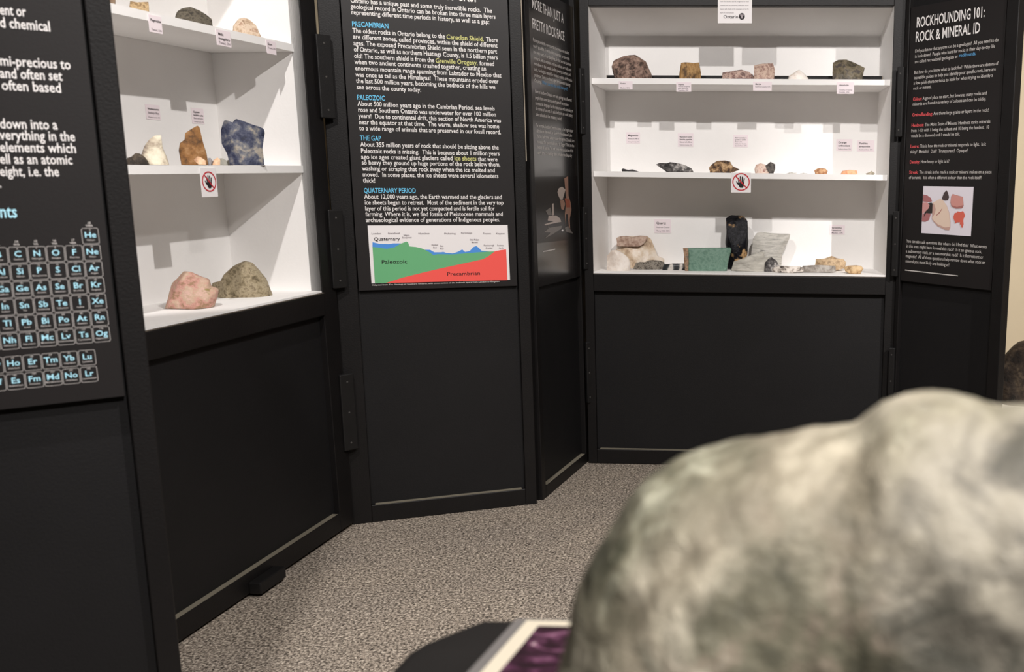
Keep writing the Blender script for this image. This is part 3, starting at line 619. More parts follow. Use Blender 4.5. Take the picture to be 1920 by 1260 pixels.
for pts in ([(-.72, .55), (-.1, .62), (0, .1), (-.3, .12)], [(.72, .55), (.1, .62), (0, .1), (.3, .12)], [(0, -.82), (-.36, .02), (0, .06), (.36, .02)]):
    g.poly([(cx + x * R, cz + z * R) for x, z in pts], -0.0008)
g.build('logo_petals', flat('emblem_grey', (176, 166, 170)), e)

# ------------------------------------------------------------------ rocks
def rock_mat(name, cols, scale=26, kind='mottle', rough=0.7, bmp=0.5, sss=0.0, spk=None, rot=(0.3, 0.4, 0.2), contrast=0.3, spec=0.4, dist=0.25, stretch=(1, 1, 1)):
    m, nt, b = new_mat(name, rough, spec)
    tc = nt.nodes.new('ShaderNodeTexCoord'); mp = nt.nodes.new('ShaderNodeMapping'); mp.inputs['Rotation'].default_value = rot; mp.inputs['Scale'].default_value = stretch
    nt.links.new(tc.outputs['Object'], mp.inputs[0]); v = mp.outputs[0]
    if kind == 'band':
        n = nt.nodes.new('ShaderNodeTexWave'); n.inputs['Scale'].default_value = scale; n.inputs['Distortion'].default_value = 5; n.inputs['Detail'].default_value = 4; n.inputs['Detail Scale'].default_value = 1.6
        n.bands_direction = 'Z'; nt.links.new(v, n.inputs[0]); src = n.outputs[1 if len(n.outputs) > 1 else 0]; lo, hi = 0.1, 0.9
    else:
        n = noise_node(nt, scale * 1.35, 8, 0.66, dist, v); src = n.outputs[0]; lo, hi = 0.5 - contrast * 0.36, 0.5 + contrast * 0.36
    k = len(cols)
    rp = ramp(nt, src, [(lo + (hi - lo) * i / max(1, k - 1), lin(c)) for i, c in enumerate(cols)])
    out = rp.outputs[0]
    if spk:
        col, amt, sc = spk
        n2 = noise_node(nt, sc, 3, 0.6, 0.2, v); r2 = ramp(nt, n2.outputs[0], [(amt, (0, 0, 0, 1)), (amt + 0.06, (1, 1, 1, 1))])
        mx = nt.nodes.new('ShaderNodeMix'); mx.data_type = 'RGBA'; nt.links.new(r2.outputs[0], mx.inputs[0]); nt.links.new(out, mx.inputs[6]); mx.inputs[7].default_value = lin(col); out = mx.outputs[2]
    nt.links.new(out, b.inputs['Base Color'])
    if sss: b.inputs['Subsurface Weight'].default_value = sss; b.inputs['Subsurface Radius'].default_value = (1, .8, .6); b.inputs['Subsurface Scale'].default_value = 0.012
    n3 = noise_node(nt, scale * 3.2, 6, 0.65, 0.3, v); bump(nt, b, n3.outputs[0], bmp, 0.006)
    return m

def resample(pts, n):
    P = [Vector(p) for p in pts]; L = [0]
    for i in range(len(P)): L.append(L[-1] + (P[(i + 1) % len(P)] - P[i]).length)
    out = []
    for k in range(n):
        t = L[-1] * k / n; i = 0
        while L[i + 1] < t: i += 1
        f = (t - L[i]) / max(1e-9, L[i + 1] - L[i]); out.append(P[i].lerp(P[(i + 1) % len(P)], f))
    return out
def loft(outline, zb, thick, p=2.4, rough=0.05, freq=14, seed=0, facets=4, N=88, M=18, lean=0.0, power=None):
    """A solid stone: outline (x, z) swells out in depth to the given thickness, flat underneath."""
    rnd = random.Random(seed); o = resample(outline, N)
    xs = [q.x for q in o]; cx = (max(xs) + min(xs)) / 2; zt = max(q.y for q in o); W = max(xs) - min(xs); Hh = zt - zb
    off = Vector((seed * 3.1, seed * 1.7, seed * 2.3)); size = max(W, Hh)
    vs, fs = [], []
    for j in range(M + 1):
        t = -1 + 2 * j / M; t = math.copysign(1 - (1 - abs(t)) ** 1.5, t)
        r = max(0.0, 1 - abs(t) ** p) ** (1 / p); r = max(r, 0.015)
        for q in o:
            rz = r ** 0.8
            vs.append(Vector((cx + (q.x - cx) * r, t * thick / 2 + lean * (q.y - zb), zb + (q.y - zb) * rz)))
    for j in range(M):
        for i in range(N):
            a, b = j * N + i, j * N + (i + 1) % N; fs.append([a, b, b + N, a + N])
    fs.append(list(range(N))[::-1]); fs.append([M * N + i for i in range(N)])
    # flat breaks across the front and top
    for k in range(facets):
        n = Vector((rnd.uniform(-.75, .75), -rnd.uniform(.5, 1.0), rnd.uniform(-.2, .7))).normalized(); c = Vector((cx, 0, zb + Hh * 0.45))
        sup = max((v - c).dot(n) for v in vs); d = sup * rnd.uniform(0.68, 0.86)
        for v in vs:
            e = (v - c).dot(n) - d
            if e > 0: v.y -= min(e / n.y, 0) * 1.0 if n.y < 0 else 0
    c = Vector((cx, 0, zb + Hh * 0.4))
    for v in vs:
        h = noise.fractal(v * freq + off, 0.9, 2.1, 5); g = noise.noise(v * freq * 0.4 + off * 2)
        dr = (v - c); L = dr.length
        if L > 1e-6: v += dr / L * (h * 0.6 + g * 0.5) * rough * size * 0.55
        v.y += noise.noise(v * freq * 0.9 - off) * rough * thick * 0.7
        if v.z < zb: v.z = zb
        if v.z < zb + 0.05 * Hh: v.z = zb + (v.z - zb) * 0.4
    return vs, fs
def place(F, px, dep, zb, thick, contact=None, zoom=None):
    """Turn an outline seen in the photo into a stone-size outline standing at depth dep in the cabinet (or where it meets the floor zb)."""
    if zoom: px = [(zoom[0] + x / zoom[2], zoom[1] + y / zoom[2]) for x, y in px]
    xc = (max(p[0] for p in px) + min(p[0] for p in px)) / 2; yb = max(p[1] for p in px)
    d = ray(xc, yb)
    if contact: c = on_z(xc, yb, zb)
    else:
        q0 = F.o + F.N * dep; t = ((q0 - CAMP) @ F.N) / (d @ F.N); c = CAMP + d * t
    h = np.array([d[0], d[1], 0]); h /= np.linalg.norm(h)
    if contact: c = c + h * thick * contact
    if F in (FB, FE):                      # keep clear of the niche back
        dd = float((c - F.o) @ F.N); lim = DEP - 0.022 - thick / 2
        if dd > lim: c = c - h * (dd - lim) / float(h @ F.N)
    rt = np.array([h[1], -h[0], 0])
    out = []
    for x, y in px:
        e = ray(x, y); t = ((c - CAMP) @ h) / (e @ h); q = CAMP + e * t - c; z = CAMP[2] + e[2] * t
        out.append((float(q @ rt), z - zb))
    lo = min(0.0, min(o[1] for o in out)); out = [(a, b - lo) for a, b in out]
    hh = max(o[1] for o in out)
    out = [(a, 0.0 if b < 0.13 * hh else b) for a, b in out]
    M = Matrix([[rt[0], h[0], 0, c[0]], [rt[1], h[1], 0, c[1]], [0, 0, 1, zb], [0, 0, 0, 1]])
    return out, M
RK = [0]
def stone(name, label, F, px, mat, dep=0.13, zb=0.0, thick=0.08, contact=None, zoom=None, parent=None, smooth=True, cat='rock', group='rock specimens', **kw):
    out, M = place(F, px, dep, zb, thick, contact, zoom); RK[0] += 1
    vs, fs = loft(out, 0.0, thick, seed=RK[0], **kw)
    if parent is not None:
        o = link_mesh(name, vs, fs, mat, parent, smooth, parent.matrix_basis.inverted() @ M)
    else:
        o = link_mesh(name, vs, fs, mat, None, smooth, M)
        tag(o, label, cat, group)
    return o
ze = lambda S, k=0.5: S[0] + (S[1] - S[0]) * k + 0.0207
ZE1, ZE2 = ze(ES1), None
def zE(S, x): u = FE.uz(x, 300, .1)[0]; return float((FE.pt(0, 0, 0))[2]) + S[0] + (S[1] - S[0]) * (u - E_OL) / (E_OR - E_OL) + 0.0207 - 0.0023 * u + 0.0032 * 0.12
zo = (1100, 0, 6.3)
R_BROWN = rock_mat('rock_brown', [(66, 52, 46), (110, 88, 78), (142, 116, 104), (168, 142, 126)], 38, rough=.75, bmp=.6, spk=((70, 58, 52), .60, 90))
R_TAN = rock_mat('rock_tan', [(88, 66, 44), (146, 112, 70), (176, 140, 92), (150, 112, 66)], 26, bmp=.5, stretch=(1.6, 1.6, .5))
R_PINKG = rock_mat('rock_pink_grey', [(98, 78, 76), (150, 118, 110), (206, 180, 166), (120, 96, 92)], 34, bmp=.5)
R_PINKT = rock_mat('rock_pink_tan', [(150, 118, 108), (190, 160, 146), (214, 190, 172), (168, 136, 124)], 40, bmp=.5)
R_WHITE = rock_mat('rock_white', [(214, 198, 184), (238, 230, 222), (244, 238, 232)], 20, rough=.5, bmp=.2, sss=.2)
R_GREEN_D = rock_mat('rock_labradorite', [(58, 52, 42), (92, 84, 68), (118, 108, 88), (76, 70, 66)], 24, rough=.35, bmp=.5, spk=((150, 140, 124), .68, 40))
T = 'on the top shelf of the large cabinet'
stone('boulder', 'large rounded speckled brown boulder at left end of top shelf', FE, [(295, 790), (318, 720), (375, 690), (430, 665), (500, 650), (575, 650), (640, 690), (700, 730), (738, 810), (768, 880), (765, 935), (345, 935), (315, 865)], R_BROWN, .12, zE(ES1, 1184), .13, zoom=zo, rough=.05, freq=16, facets=2)
stone('rock', 'square tan brown rock second from left on top shelf', FE, [(1115, 745), (1160, 738), (1215, 742), (1265, 748), (1328, 738), (1346, 860), (1350, 942), (1095, 942), (1095, 880), (1104, 810)], R_TAN, .12, zE(ES1, 1293), .06, zoom=zo, p=4, rough=.035, freq=22)
zp = (1390, 0, 6.3)
stone('rock', 'low wide pink grey rock mid top shelf behind the square pinkish one', FE, [(1354, 149), (1356, 136), (1369, 134), (1378, 132.5), (1390, 131.5), (1404, 135), (1411, 140), (1414, 149)], R_PINKG, .14, zE(ES1, 1383), .07, rough=.06, freq=24)
stone('rock', 'upright square pinkish tan rock in middle of top shelf', FE, [(150, 770), (250, 755), (375, 750), (396, 830), (386, 945), (150, 945)], R_PINKT, .10, zE(ES1, 1432), .05, zoom=zp, p=4, rough=.03, freq=22)
stone('rock', 'small pale white pointed rock on top shelf left of the dark rock', FE, [(550, 945), (560, 900), (620, 862), (680, 822), (740, 867), (788, 920), (800, 947)], R_WHITE, .11, zE(ES1, 1497), .05, zoom=zp, rough=.025, freq=20, facets=1)
stone('rock', 'dark greenish brown glossy angular rock at right end of top shelf', FE, [(1082, 742), (1140, 712), (1240, 706), (1320, 735), (1462, 800), (1442, 870), (1416, 942), (1080, 942), (1080, 830)], R_GREEN_D, .12, zE(ES1, 1592), .10, zoom=zp, p=3, rough=.045, freq=18, facets=6)
R_BLK = rock_mat('rock_black', [(36, 34, 36), (58, 56, 58), (74, 72, 74)], 40, rough=.45, bmp=.5)
R_BW = rock_mat('rock_black_grey', [(40, 38, 38), (62, 58, 58), (110, 106, 104), (186, 180, 176)], 26, rough=.5, bmp=.6, contrast=0.34)
R_GOLD = rock_mat('rock_brown_gold', [(58, 44, 36), (92, 70, 54), (160, 126, 90), (206, 174, 134)], 34, bmp=.6, contrast=0.33)
R_PINK = rock_mat('rock_pale_pink', [(206, 172, 154), (226, 198, 182), (234, 214, 200), (160, 112, 98)], 26, bmp=.3, contrast=0.39)
R_CHAR = rock_mat('rock_charcoal', [(52, 48, 46), (82, 76, 72), (110, 104, 98)], 60, rough=.4, bmp=.5)
R_OBR = rock_mat('rock_orange_brown', [(150, 100, 72), (196, 146, 106), (216, 176, 136)], 60, bmp=.4)
R_ORG = rock_mat('rock_orange', [(206, 136, 100), (226, 164, 124), (232, 182, 144)], 50, bmp=.3)
R_GTAN = rock_mat('rock_grey_tan', [(150, 140, 124), (182, 172, 152), (206, 196, 176)], 50, bmp=.4)
R_CHIP = rock_mat('rock_pale_chip', [(190, 188, 182), (222, 218, 212), (168, 166, 160)], 70, bmp=.3)
z2 = (1100, 220, 6.4); z3 = (1390, 220, 6.4)
stone('pebble', 'tiny flat black stone at left end of middle shelf', FE, [(420, 645), (438, 628), (500, 645), (550, 638), (630, 662), (425, 664)], R_BLK, .12, zE(ES2, 1182), .025, zoom=z2, rough=.06, freq=40)
stone('rock', 'long pointed black and grey stone second from left on middle shelf', FE, [(830, 590), (868, 570), (960, 575), (1000, 560), (1060, 568), (1130, 580), (1200, 605), (1260, 640), (1282, 682), (965, 680), (900, 635)], R_BW, .11, zE(ES2, 1264), .05, zoom=z2, rough=.05, freq=26)
stone('rock', 'domed brown and gold crusty rock beside the barred hand sign', FE, [(1465, 625), (1500, 590), (1560, 550), (1660, 545), (1722, 555), (1752, 610), (1842, 655), (1735, 692), (1485, 690)], R_GOLD, .12, zE(ES2, 1358), .06, zoom=z2, rough=.06, freq=26)
o_, M_ = place(FE, [(155, 650), (385, 692)], .12, zE(ES2, 1434), .05, zoom=z3)
rt = empty('rock', M_); tag(rt, 'pale pink rock with a black crystal on its right, on the middle shelf', 'rock', 'rock specimens')
stone('pink_matrix', None, FE, [(155, 650), (175, 592), (230, 572), (290, 590), (330, 640), (385, 668), (388, 694), (165, 694)], R_PINK, .12, zE(ES2, 1434), .05, zoom=z3, parent=rt, rough=.04, freq=24)
stone('black_crystal', None, FE, [(285, 600), (350, 550), (406, 580), (406, 640), (385, 690), (335, 690)], R_CHAR, .115, zE(ES2, 1444), .045, zoom=z3, parent=rt, p=3.5, rough=.03, freq=26)
stone('stone_chip', 'tiny pale flat chip on middle shelf, left one of two', FE, [(540, 694), (590, 674), (630, 684), (670, 688), (650, 696)], R_CHIP, .10, zE(ES2, 1484), .02, zoom=z3, rough=.05, freq=40, N=40, M=10)
stone('stone_chip', 'tiny pale flat chip on middle shelf, right one of two', FE, [(700, 694), (740, 684), (795, 690), (790, 696)], R_CHIP, .10, zE(ES2, 1505), .02, zoom=z3, rough=.05, freq=40, N=40, M=10)
stone('pebble', 'small round orange brown stone on middle shelf', FE, [(875, 655), (912, 632), (960, 627), (1010, 632), (1036, 660), (1026, 698), (885, 698)], R_OBR, .11, zE(ES2, 1539), .03, zoom=z3, rough=.05, freq=40)
stone('rock', 'flat bright orange slab on middle shelf near the right end', FE, [(1188, 700), (1210, 660), (1290, 648), (1386, 652), (1393, 690), (1382, 702)], R_ORG, .11, zE(ES2, 1592), .035, zoom=z3, p=3.5, rough=.035, freq=30)
stone('pebble', 'small grey tan stone at right end of middle shelf', FE, [(1490, 680), (1540, 660), (1562, 645), (1602, 675), (1592, 692), (1500, 692)], R_GTAN, .11, zE(ES2, 1631), .03, zoom=z3, rough=.06, freq=40)
# bottom bay
ZF = float(FE.pt(-.2, .05, Z_SILL)[2]) + 0.0004
R_QZ = rock_mat('rock_quartz_beige', [(176, 152, 128), (206, 184, 158), (222, 206, 186), (232, 220, 206)], 13, rough=.4, bmp=.35, sss=.25)
R_QW = rock_mat('rock_quartz_white', [(214, 200, 188), (230, 220, 210), (238, 230, 222)], 14, rough=.4, bmp=.3, sss=.25)
R_CRUST = rock_mat('rock_brown_crust', [(140, 112, 96), (176, 150, 134), (194, 172, 156)], 34, bmp=.5)
R_GREY = rock_mat('rock_grey_crystal', [(70, 64, 58), (120, 112, 102), (160, 152, 140), (92, 86, 78)], 60, rough=.4, bmp=.8)
R_DBAND = rock_mat('rock_dark_banded', [(34, 36, 38), (48, 52, 54), (66, 70, 70), (196, 190, 182)], 9, kind='band', rough=.35, bmp=.2, rot=(0, 1.2, .3))
R_JADE = rock_mat('rock_green', [(92, 124, 108), (106, 138, 122), (118, 148, 132), (98, 130, 114)], 40, rough=.6, bmp=.25, spk=((150, 186, 166), .68, 110))
R_RAW = rock_mat('rock_raw_edge', [(126, 96, 74), (168, 136, 108), (120, 106, 92)], 40, bmp=.5)
R_OBS = rock_mat('rock_obsidian', [(9, 9, 13), (15, 15, 20), (30, 30, 36), (12, 12, 14)], 26, rough=.3, bmp=.5, spk=((186, 150, 106), .565, 15), spec=.15)
R_MARB = rock_mat('rock_grey_marble', [(132, 130, 126), (184, 181, 174), (204, 200, 192), (168, 165, 158), (196, 192, 184)], 16, rough=.55, bmp=.35, rot=(.1, .12, 0), stretch=(.35, .35, 2.6), contrast=0.39, spk=((120, 118, 114), .64, 26))
R_MARB2 = rock_mat('rock_grey_slab', [(150, 146, 138), (186, 182, 172), (204, 200, 190)], 12, rough=.5, bmp=.3, stretch=(.7, .7, 2.4), contrast=0.47)
R_WB = rock_mat('rock_white_dark', [(58, 50, 46), (150, 140, 130), (226, 216, 206), (238, 230, 222)], 30, bmp=.4, contrast=0.34)
R_FLATG = rock_mat('rock_flat_grey', [(120, 112, 104), (152, 144, 136), (178, 172, 164)], 26, bmp=.3)
R_CREAMT = rock_mat('rock_cream_tan', [(128, 104, 80), (184, 156, 122), (206, 180, 146), (160, 134, 104)], 26, bmp=.5, contrast=0.39)
R_SAND = rock_mat('rock_sand', [(150, 118, 84), (202, 170, 126), (218, 190, 150)], 40, bmp=.5)
z4 = (1100, 380, 6.4); z5 = (1390, 380, 6.4)
M_ = place(FE, [(365, 790), (930, 790)], 0, ZF, .1, contact=.9, zoom=z4)[1]
rt = empty('rock', M_); tag(rt, 'big translucent beige quartz with brown crust, left end of bottom bay', 'rock', 'rock specimens')
stone('quartz_body', None, FE, [(365, 792), (362, 520), (372, 440), (420, 420), (560, 424), (640, 412), (720, 418), (772, 455), (800, 515), (822, 590), (850, 655), (930, 690), (930, 792)], R_QZ, 0, ZF, .09, contact=.9, zoom=z4, parent=rt, rough=.03, freq=14, p=2.8)
stone('brown_crust', None, FE, [(362, 500), (360, 438), (400, 420), (500, 414), (540, 425), (560, 420), (640, 407), (722, 414), (724, 450), (690, 470), (560, 500), (440, 530), (385, 530)], R_CRUST, 0, ZF, .075, contact=.75, zoom=z4, parent=rt, rough=.03, freq=24, p=3) if 0 else None
zc = float(FE.pt(-.6, .2, 0)[2]) + FE.uz(1175, 461, .2)[1]
stone('brown_crust', None, FE, [(362, 530), (358, 440), (400, 420), (500, 413), (540, 424), (560, 420), (640, 406), (724, 413), (728, 455), (700, 500), (640, 528)], R_CRUST, .208, zc, .092, zoom=z4, parent=rt, rough=.07, freq=30, p=4, facets=5)['label'] = 'brown crust along the top'
stone('rock', 'white milky quartz in the left corner, in front of the beige quartz', FE, [(240, 796), (243, 640), (300, 572), (350, 562), (430, 600), (500, 655), (526, 715), (522, 796)], R_QW, .075, ZF, .055, zoom=z4, rough=.03, freq=16)
stone('rock', 'flat sparkling grey rock in front of the beige quartz', FE, [(555, 804), (590, 732), (640, 718), (700, 722), (760, 700), (880, 700), (930, 720), (938, 762), (905, 804)], R_GREY, 0, ZF, .045, contact=.5, zoom=z4, rough=.06, freq=34)
stone('rock', 'low dark banded slab leaning behind the left of green block', FE, [(905, 812), (922, 746), (1050, 736), (1200, 735), (1200, 812)], R_DBAND, 0, ZF, .03, contact=.6, zoom=z4, p=4, rough=.02, freq=22, facets=1)
M_ = place(FE, [(1155, 820), (1735, 820)], 0, ZF, .045, contact=.5, zoom=z4)[1]
rt = empty('rock_slab', M_); tag(rt, 'green rectangular cut slab with a raw brown left edge', 'rock', 'rock specimens')
stone('green_face', None, FE, [(1215, 551), (1728, 546), (1736, 575), (1702, 700), (1682, 812), (1215, 820), (1222, 700)], R_JADE, 0, ZF, .045, contact=.5, zoom=z4, parent=rt, p=9, rough=.006, freq=22, facets=0)
stone('raw_edge', None, FE, [(1156, 552), (1220, 551), (1226, 700), (1220, 820), (1180, 820), (1166, 700), (1170, 640)], R_RAW, 0, ZF, .046, contact=.49, zoom=z4, parent=rt, p=7, rough=.012, freq=34, facets=0)
stone('rock', 'tall glossy black rock with gold patches standing behind green slab', FE, [(1361, 409), (1370, 403), (1385, 404), (1396, 407), (1402, 414), (1403, 445), (1402, 478), (1393, 487), (1380, 492), (1376, 503), (1364, 503), (1364, 480), (1360, 455), (1362, 430)], R_OBS, .20, ZF, .08, rough=.035, freq=26, p=2.6, facets=5)
stone('rock', 'large pale grey marble block with faint bands, behind the sloping slab', FE, [(105, 800), (120, 600), (136, 520), (136, 455), (190, 376), (240, 366), (400, 380), (520, 384), (585, 388), (574, 450), (530, 530), (490, 640), (478, 800)], R_MARB, 0, ZF, .08, contact=1.0, zoom=z5, p=4, rough=.025, freq=18, facets=3)
stone('rock', 'sloping pale grey slab with a dark tip, in front of marble block', FE, [(1370, 508), (1376, 491), (1391, 486), (1405, 480), (1427, 472), (1432, 474), (1434, 484), (1446, 483), (1456, 491), (1461, 500), (1460, 509)], R_MARB2, 0, ZF, .03, contact=.6, p=5, rough=.02, freq=24, facets=2)
SL = bpy.data.objects[[o.name for o in bpy.data.objects if o.get('label', '').startswith('sloping pale')][0]]
stone('dark_tip', None, FE, [(1433, 510), (1434, 494), (1440, 487), (1446, 483), (1456, 490), (1462, 500), (1462, 510)], R_BW, .10, ZF, .03, parent=SL, p=4, rough=.03, freq=24, facets=1)['label'] = 'dark blue grey tip'
stone('rock', 'low white and dark brown patched rock at front of bottom bay', FE, [(365, 812), (400, 776), (480, 762), (560, 762), (700, 768), (752, 790), (742, 830), (640, 843), (375, 838)], R_WB, 0, ZF, .03, contact=.5, zoom=z5, rough=.04, freq=34)
stone('rock', 'long flat grey slab in front of the tan rock', FE, [(690, 838), (740, 766), (900, 756), (1130, 765), (1138, 832)], R_FLATG, 0, ZF, .028, contact=.5, zoom=z5, p=5, rough=.02, freq=24, facets=2)
stone('rock', 'tan knobbly rock behind the flat grey slab, bottom bay', FE, [(885, 755), (892, 692), (1000, 685), (1085, 650), (1150, 680), (1230, 692), (1260, 730), (1242, 800), (1130, 822), (900, 822)], R_CREAMT, 0, ZF, .06, contact=.7, zoom=z5, rough=.04, freq=24)
stone('rock', 'rounded sandy tan stone at right end of bottom bay', FE, [(1230, 782), (1280, 766), (1380, 758), (1440, 766), (1466, 800), (1432, 847), (1290, 852), (1245, 832)], R_SAND, 0, ZF, .045, contact=.5, zoom=z5, rough=.035, freq=26)
# left cabinet
def zB(S, x, y): u, _ = FB.uz(x, y, .1); return S[0] + (S[1] - S[0]) * (u - B_OL) / (B_OR - B_OL) + 0.0207 + 0.0053 * u + 0.0034 * .12
R_YEL = rock_mat('rock_yellow_brown', [(86, 68, 46), (138, 112, 78), (186, 160, 120), (116, 92, 64)], 30, bmp=.6, contrast=0.39)
R_DGREY = rock_mat('rock_dark_grey', [(50, 45, 38), (82, 76, 64), (104, 96, 82), (66, 60, 52)], 44, bmp=.8)
R_CREAM = rock_mat('rock_cream', [(128, 100, 78), (186, 160, 134), (214, 194, 172), (164, 130, 106)], 34, bmp=.6, contrast=0.41)
R_BROWN2 = rock_mat('rock_small_brown', [(92, 74, 58), (128, 108, 88)], 40, bmp=.5)
z6 = (200, 0, 5.053)
stone('pebble', 'small brown stone at far left of upper shelf, cut by the frame', FB, [(0, 46), (10, 5), (50, -10), (84, 0), (86, 46)], R_BROWN2, .12, zB(BS1, 208, 5), .05, zoom=z6, rough=.05, freq=30)
stone('rock', 'yellowish brown rough rock left of the dark grey rock, upper shelf', FB, [(212, 110), (216, 70), (224, 14), (290, 25), (396, 18), (406, 125), (300, 118)], R_YEL, .12, zB(BS1, 262, 20), .06, zoom=z6, p=3, rough=.05, freq=26)
stone('rock', 'dark grey lumpy rock on upper shelf of left cabinet', FB, [(642, 235), (650, 160), (664, 108), (700, 80), (790, 64), (880, 95), (950, 140), (1000, 182), (1006, 270), (800, 270)], R_DGREY, .12, zB(BS1, 364, 50), .08, zoom=z6, rough=.045, freq=24, facets=4)
stone('rock', 'cream and pink rock at right end of upper shelf, left cabinet', FB, [(1190, 340), (1196, 250), (1250, 182), (1300, 168), (1350, 188), (1412, 240), (1482, 365), (1400, 370)], R_CREAM, .11, zB(BS1, 465, 60), .07, zoom=z6, p=3, rough=.04, freq=26)
z7 = (220, 180, 5.647)
R_DKB = rock_mat('rock_dark_brown_black', [(40, 34, 28), (66, 56, 46), (88, 76, 62)], 40, rough=.5, bmp=.7)
R_WG = rock_mat('rock_white_grey', [(110, 98, 90), (170, 156, 138), (214, 204, 182), (224, 216, 196)], 12, bmp=.5, contrast=0.33)
R_BRN = rock_mat('rock_rust_brown', [(80, 54, 28), (120, 82, 44), (142, 100, 56), (158, 120, 80)], 24, bmp=.6, contrast=0.33)
R_CHIPO = rock_mat('rock_salmon', [(196, 148, 116), (222, 182, 146), (230, 198, 166)], 40, bmp=.4)
R_PALEG = rock_mat('rock_pale_greenish', [(160, 158, 148), (188, 186, 174), (200, 198, 186)], 30, bmp=.3)
R_SOD = rock_mat('rock_sodalite', [(26, 30, 52), (46, 52, 78), (76, 80, 98), (112, 112, 116), (158, 150, 138)], 20, bmp=.6, contrast=0.34, rough=.55, spk=((168, 112, 92), .66, 18))
Zs = lambda x: zB(BS2, x, 300)
stone('rock', 'dark brown black rock at left end of middle shelf, left cabinet', FB, [(95, 738), (105, 668), (150, 655), (195, 615), (240, 622), (290, 655), (325, 700), (345, 738)], R_DKB, .09, Zs(259), .07, zoom=z7, rough=.05, freq=24)
stone('rock', 'pointed grey and cream rock leaning behind the black one', FB, [(235, 738), (250, 640), (268, 590), (292, 530), (340, 470), (400, 428), (465, 424), (470, 480), (480, 560), (520, 645), (552, 718), (500, 740)], R_WG, .12, Zs(289), .07, zoom=z7, p=3, rough=.035, freq=20)
stone('rock', 'tall rusty brown jagged rock above the barred hand sign', FB, [(652, 585), (664, 510), (714, 470), (718, 402), (780, 360), (850, 320), (872, 342), (890, 430), (912, 520), (945, 620), (962, 738), (680, 738)], R_BRN, .11, Zs(363), .06, zoom=z7, p=4, rough=.03, freq=18, facets=5)
stone('stone_chip', 'small salmon chip lying in front of the rusty brown rock', FB, [(810, 690), (850, 654), (882, 660), (942, 700), (942, 740), (860, 740)], R_CHIPO, .06, Zs(376), .03, zoom=z7, p=3, rough=.04, freq=36)
stone('stone_chip', 'small blue grey chip touching the right of the rusty brown rock', FB, [(960, 742), (958, 665), (985, 662), (1016, 700), (1012, 742)], rock_mat('rock_blue_grey', [(126, 126, 132), (160, 158, 160)], 40, bmp=.3), .14, Zs(395), .03, zoom=z7, p=3, rough=.03, freq=36)
stone('stone_chip', 'small peach chip between the blue grey chip and the pale stone', FB, [(1005, 742), (1018, 688), (1060, 660), (1092, 682), (1088, 742)], R_CHIPO, .12, Zs(405), .03, zoom=z7, p=3, rough=.04, freq=36)
stone('rock', 'pale translucent greenish grey stone left of the blue rock', FB, [(1085, 742), (1080, 668), (1110, 662), (1160, 690), (1210, 665), (1230, 742)], R_PALEG, .16, Zs(423), .05, zoom=z7, p=3, rough=.03, freq=24)
stone('rock', 'large blue and grey jagged rock at right end of middle shelf', FB, [(1098, 380), (1112, 330), (1135, 264), (1170, 270), (1222, 296), (1238, 270), (1258, 253), (1330, 276), (1420, 312), (1520, 345), (1552, 360), (1562, 398), (1546, 500), (1536, 570), (1555, 690), (1575, 740), (1195, 740), (1162, 620), (1106, 520)], R_SOD, .075, Zs(453), .07, zoom=z7, p=4, rough=.025, freq=16, facets=5)
ZFB = float(FB.pt(2.3, .1, Z_SILL)[2]) + 0.0006
R_ROSE = rock_mat('rock_rose', [(150, 120, 92), (196, 146, 134), (190, 164, 140), (206, 170, 156)], 22, bmp=.7, contrast=0.33, spk=((150, 134, 88), .64, 26))
R_OLV = rock_mat('rock_olive_grey', [(104, 92, 70), (152, 138, 110), (178, 164, 136), (128, 114, 90)], 40, bmp=.9, contrast=0.39)
z8 = (200, 440, 4.364)
stone('rock', 'rose pink jagged rock on the floor of the left cabinet', FB, [(472, 598), (500, 540), (516, 495), (540, 412), (600, 350), (632, 312), (700, 322), (770, 355), (842, 375), (866, 430), (922, 450), (915, 512), (880, 575), (780, 592), (640, 605), (560, 602)], R_ROSE, 0, ZFB, .10, contact=.35, zoom=z8, rough=.055, freq=18, facets=5)
stone('rock', 'domed olive grey rock behind the pink one, left cabinet floor', FB, [(850, 505), (860, 402), (930, 385), (960, 332), (1040, 260), (1130, 220), (1190, 235), (1240, 290), (1302, 362), (1358, 475), (1300, 490), (1160, 505), (1000, 514)], R_OLV, 0, ZFB, .10, contact=.30, zoom=z8, rough=.04, freq=20, facets=4)

# ------------------------------------------------------------------ right: dark rock on a low white plinth
M_PL = painted('plinth_white', (232, 226, 216), 0.6, 0.02, 6, 0.04, 0.3)
PZ = 0.40
c0 = at_dist(1930, 757, 3.6)
PZ = float(c0[2]) - 0.006
MB().box(-0.24, 0.50, -0.20, 0.30, 0, PZ, 0.003).build('plinth', M_PL, None, Matrix.Translation((c0[0] + 0.1, c0[1] + 0.0, 0)))
pl = bpy.data.objects['plinth']; tag(pl, 'low white plinth under the dark brown rock at right edge', 'plinth')
R_DARK = rock_mat('rock_dark_brown', [(24, 19, 15), (42, 33, 26), (64, 53, 42), (88, 74, 58)], 16, bmp=.7, contrast=0.41)
stone('boulder', 'dark brown boulder by the beige wall at right edge', FF, [(1862, 745), (1866, 712), (1872, 695), (1886, 672), (1896, 662), (1908, 652), (1918, 648.5), (1932, 647), (1950, 655), (1972, 690), (1984, 730), (1980, 756), (1958, 762), (1930, 762), (1895, 760), (1870, 754)], R_DARK, 0, PZ, .2, contact=.45, rough=.03, freq=10, facets=2, group='large boulders')

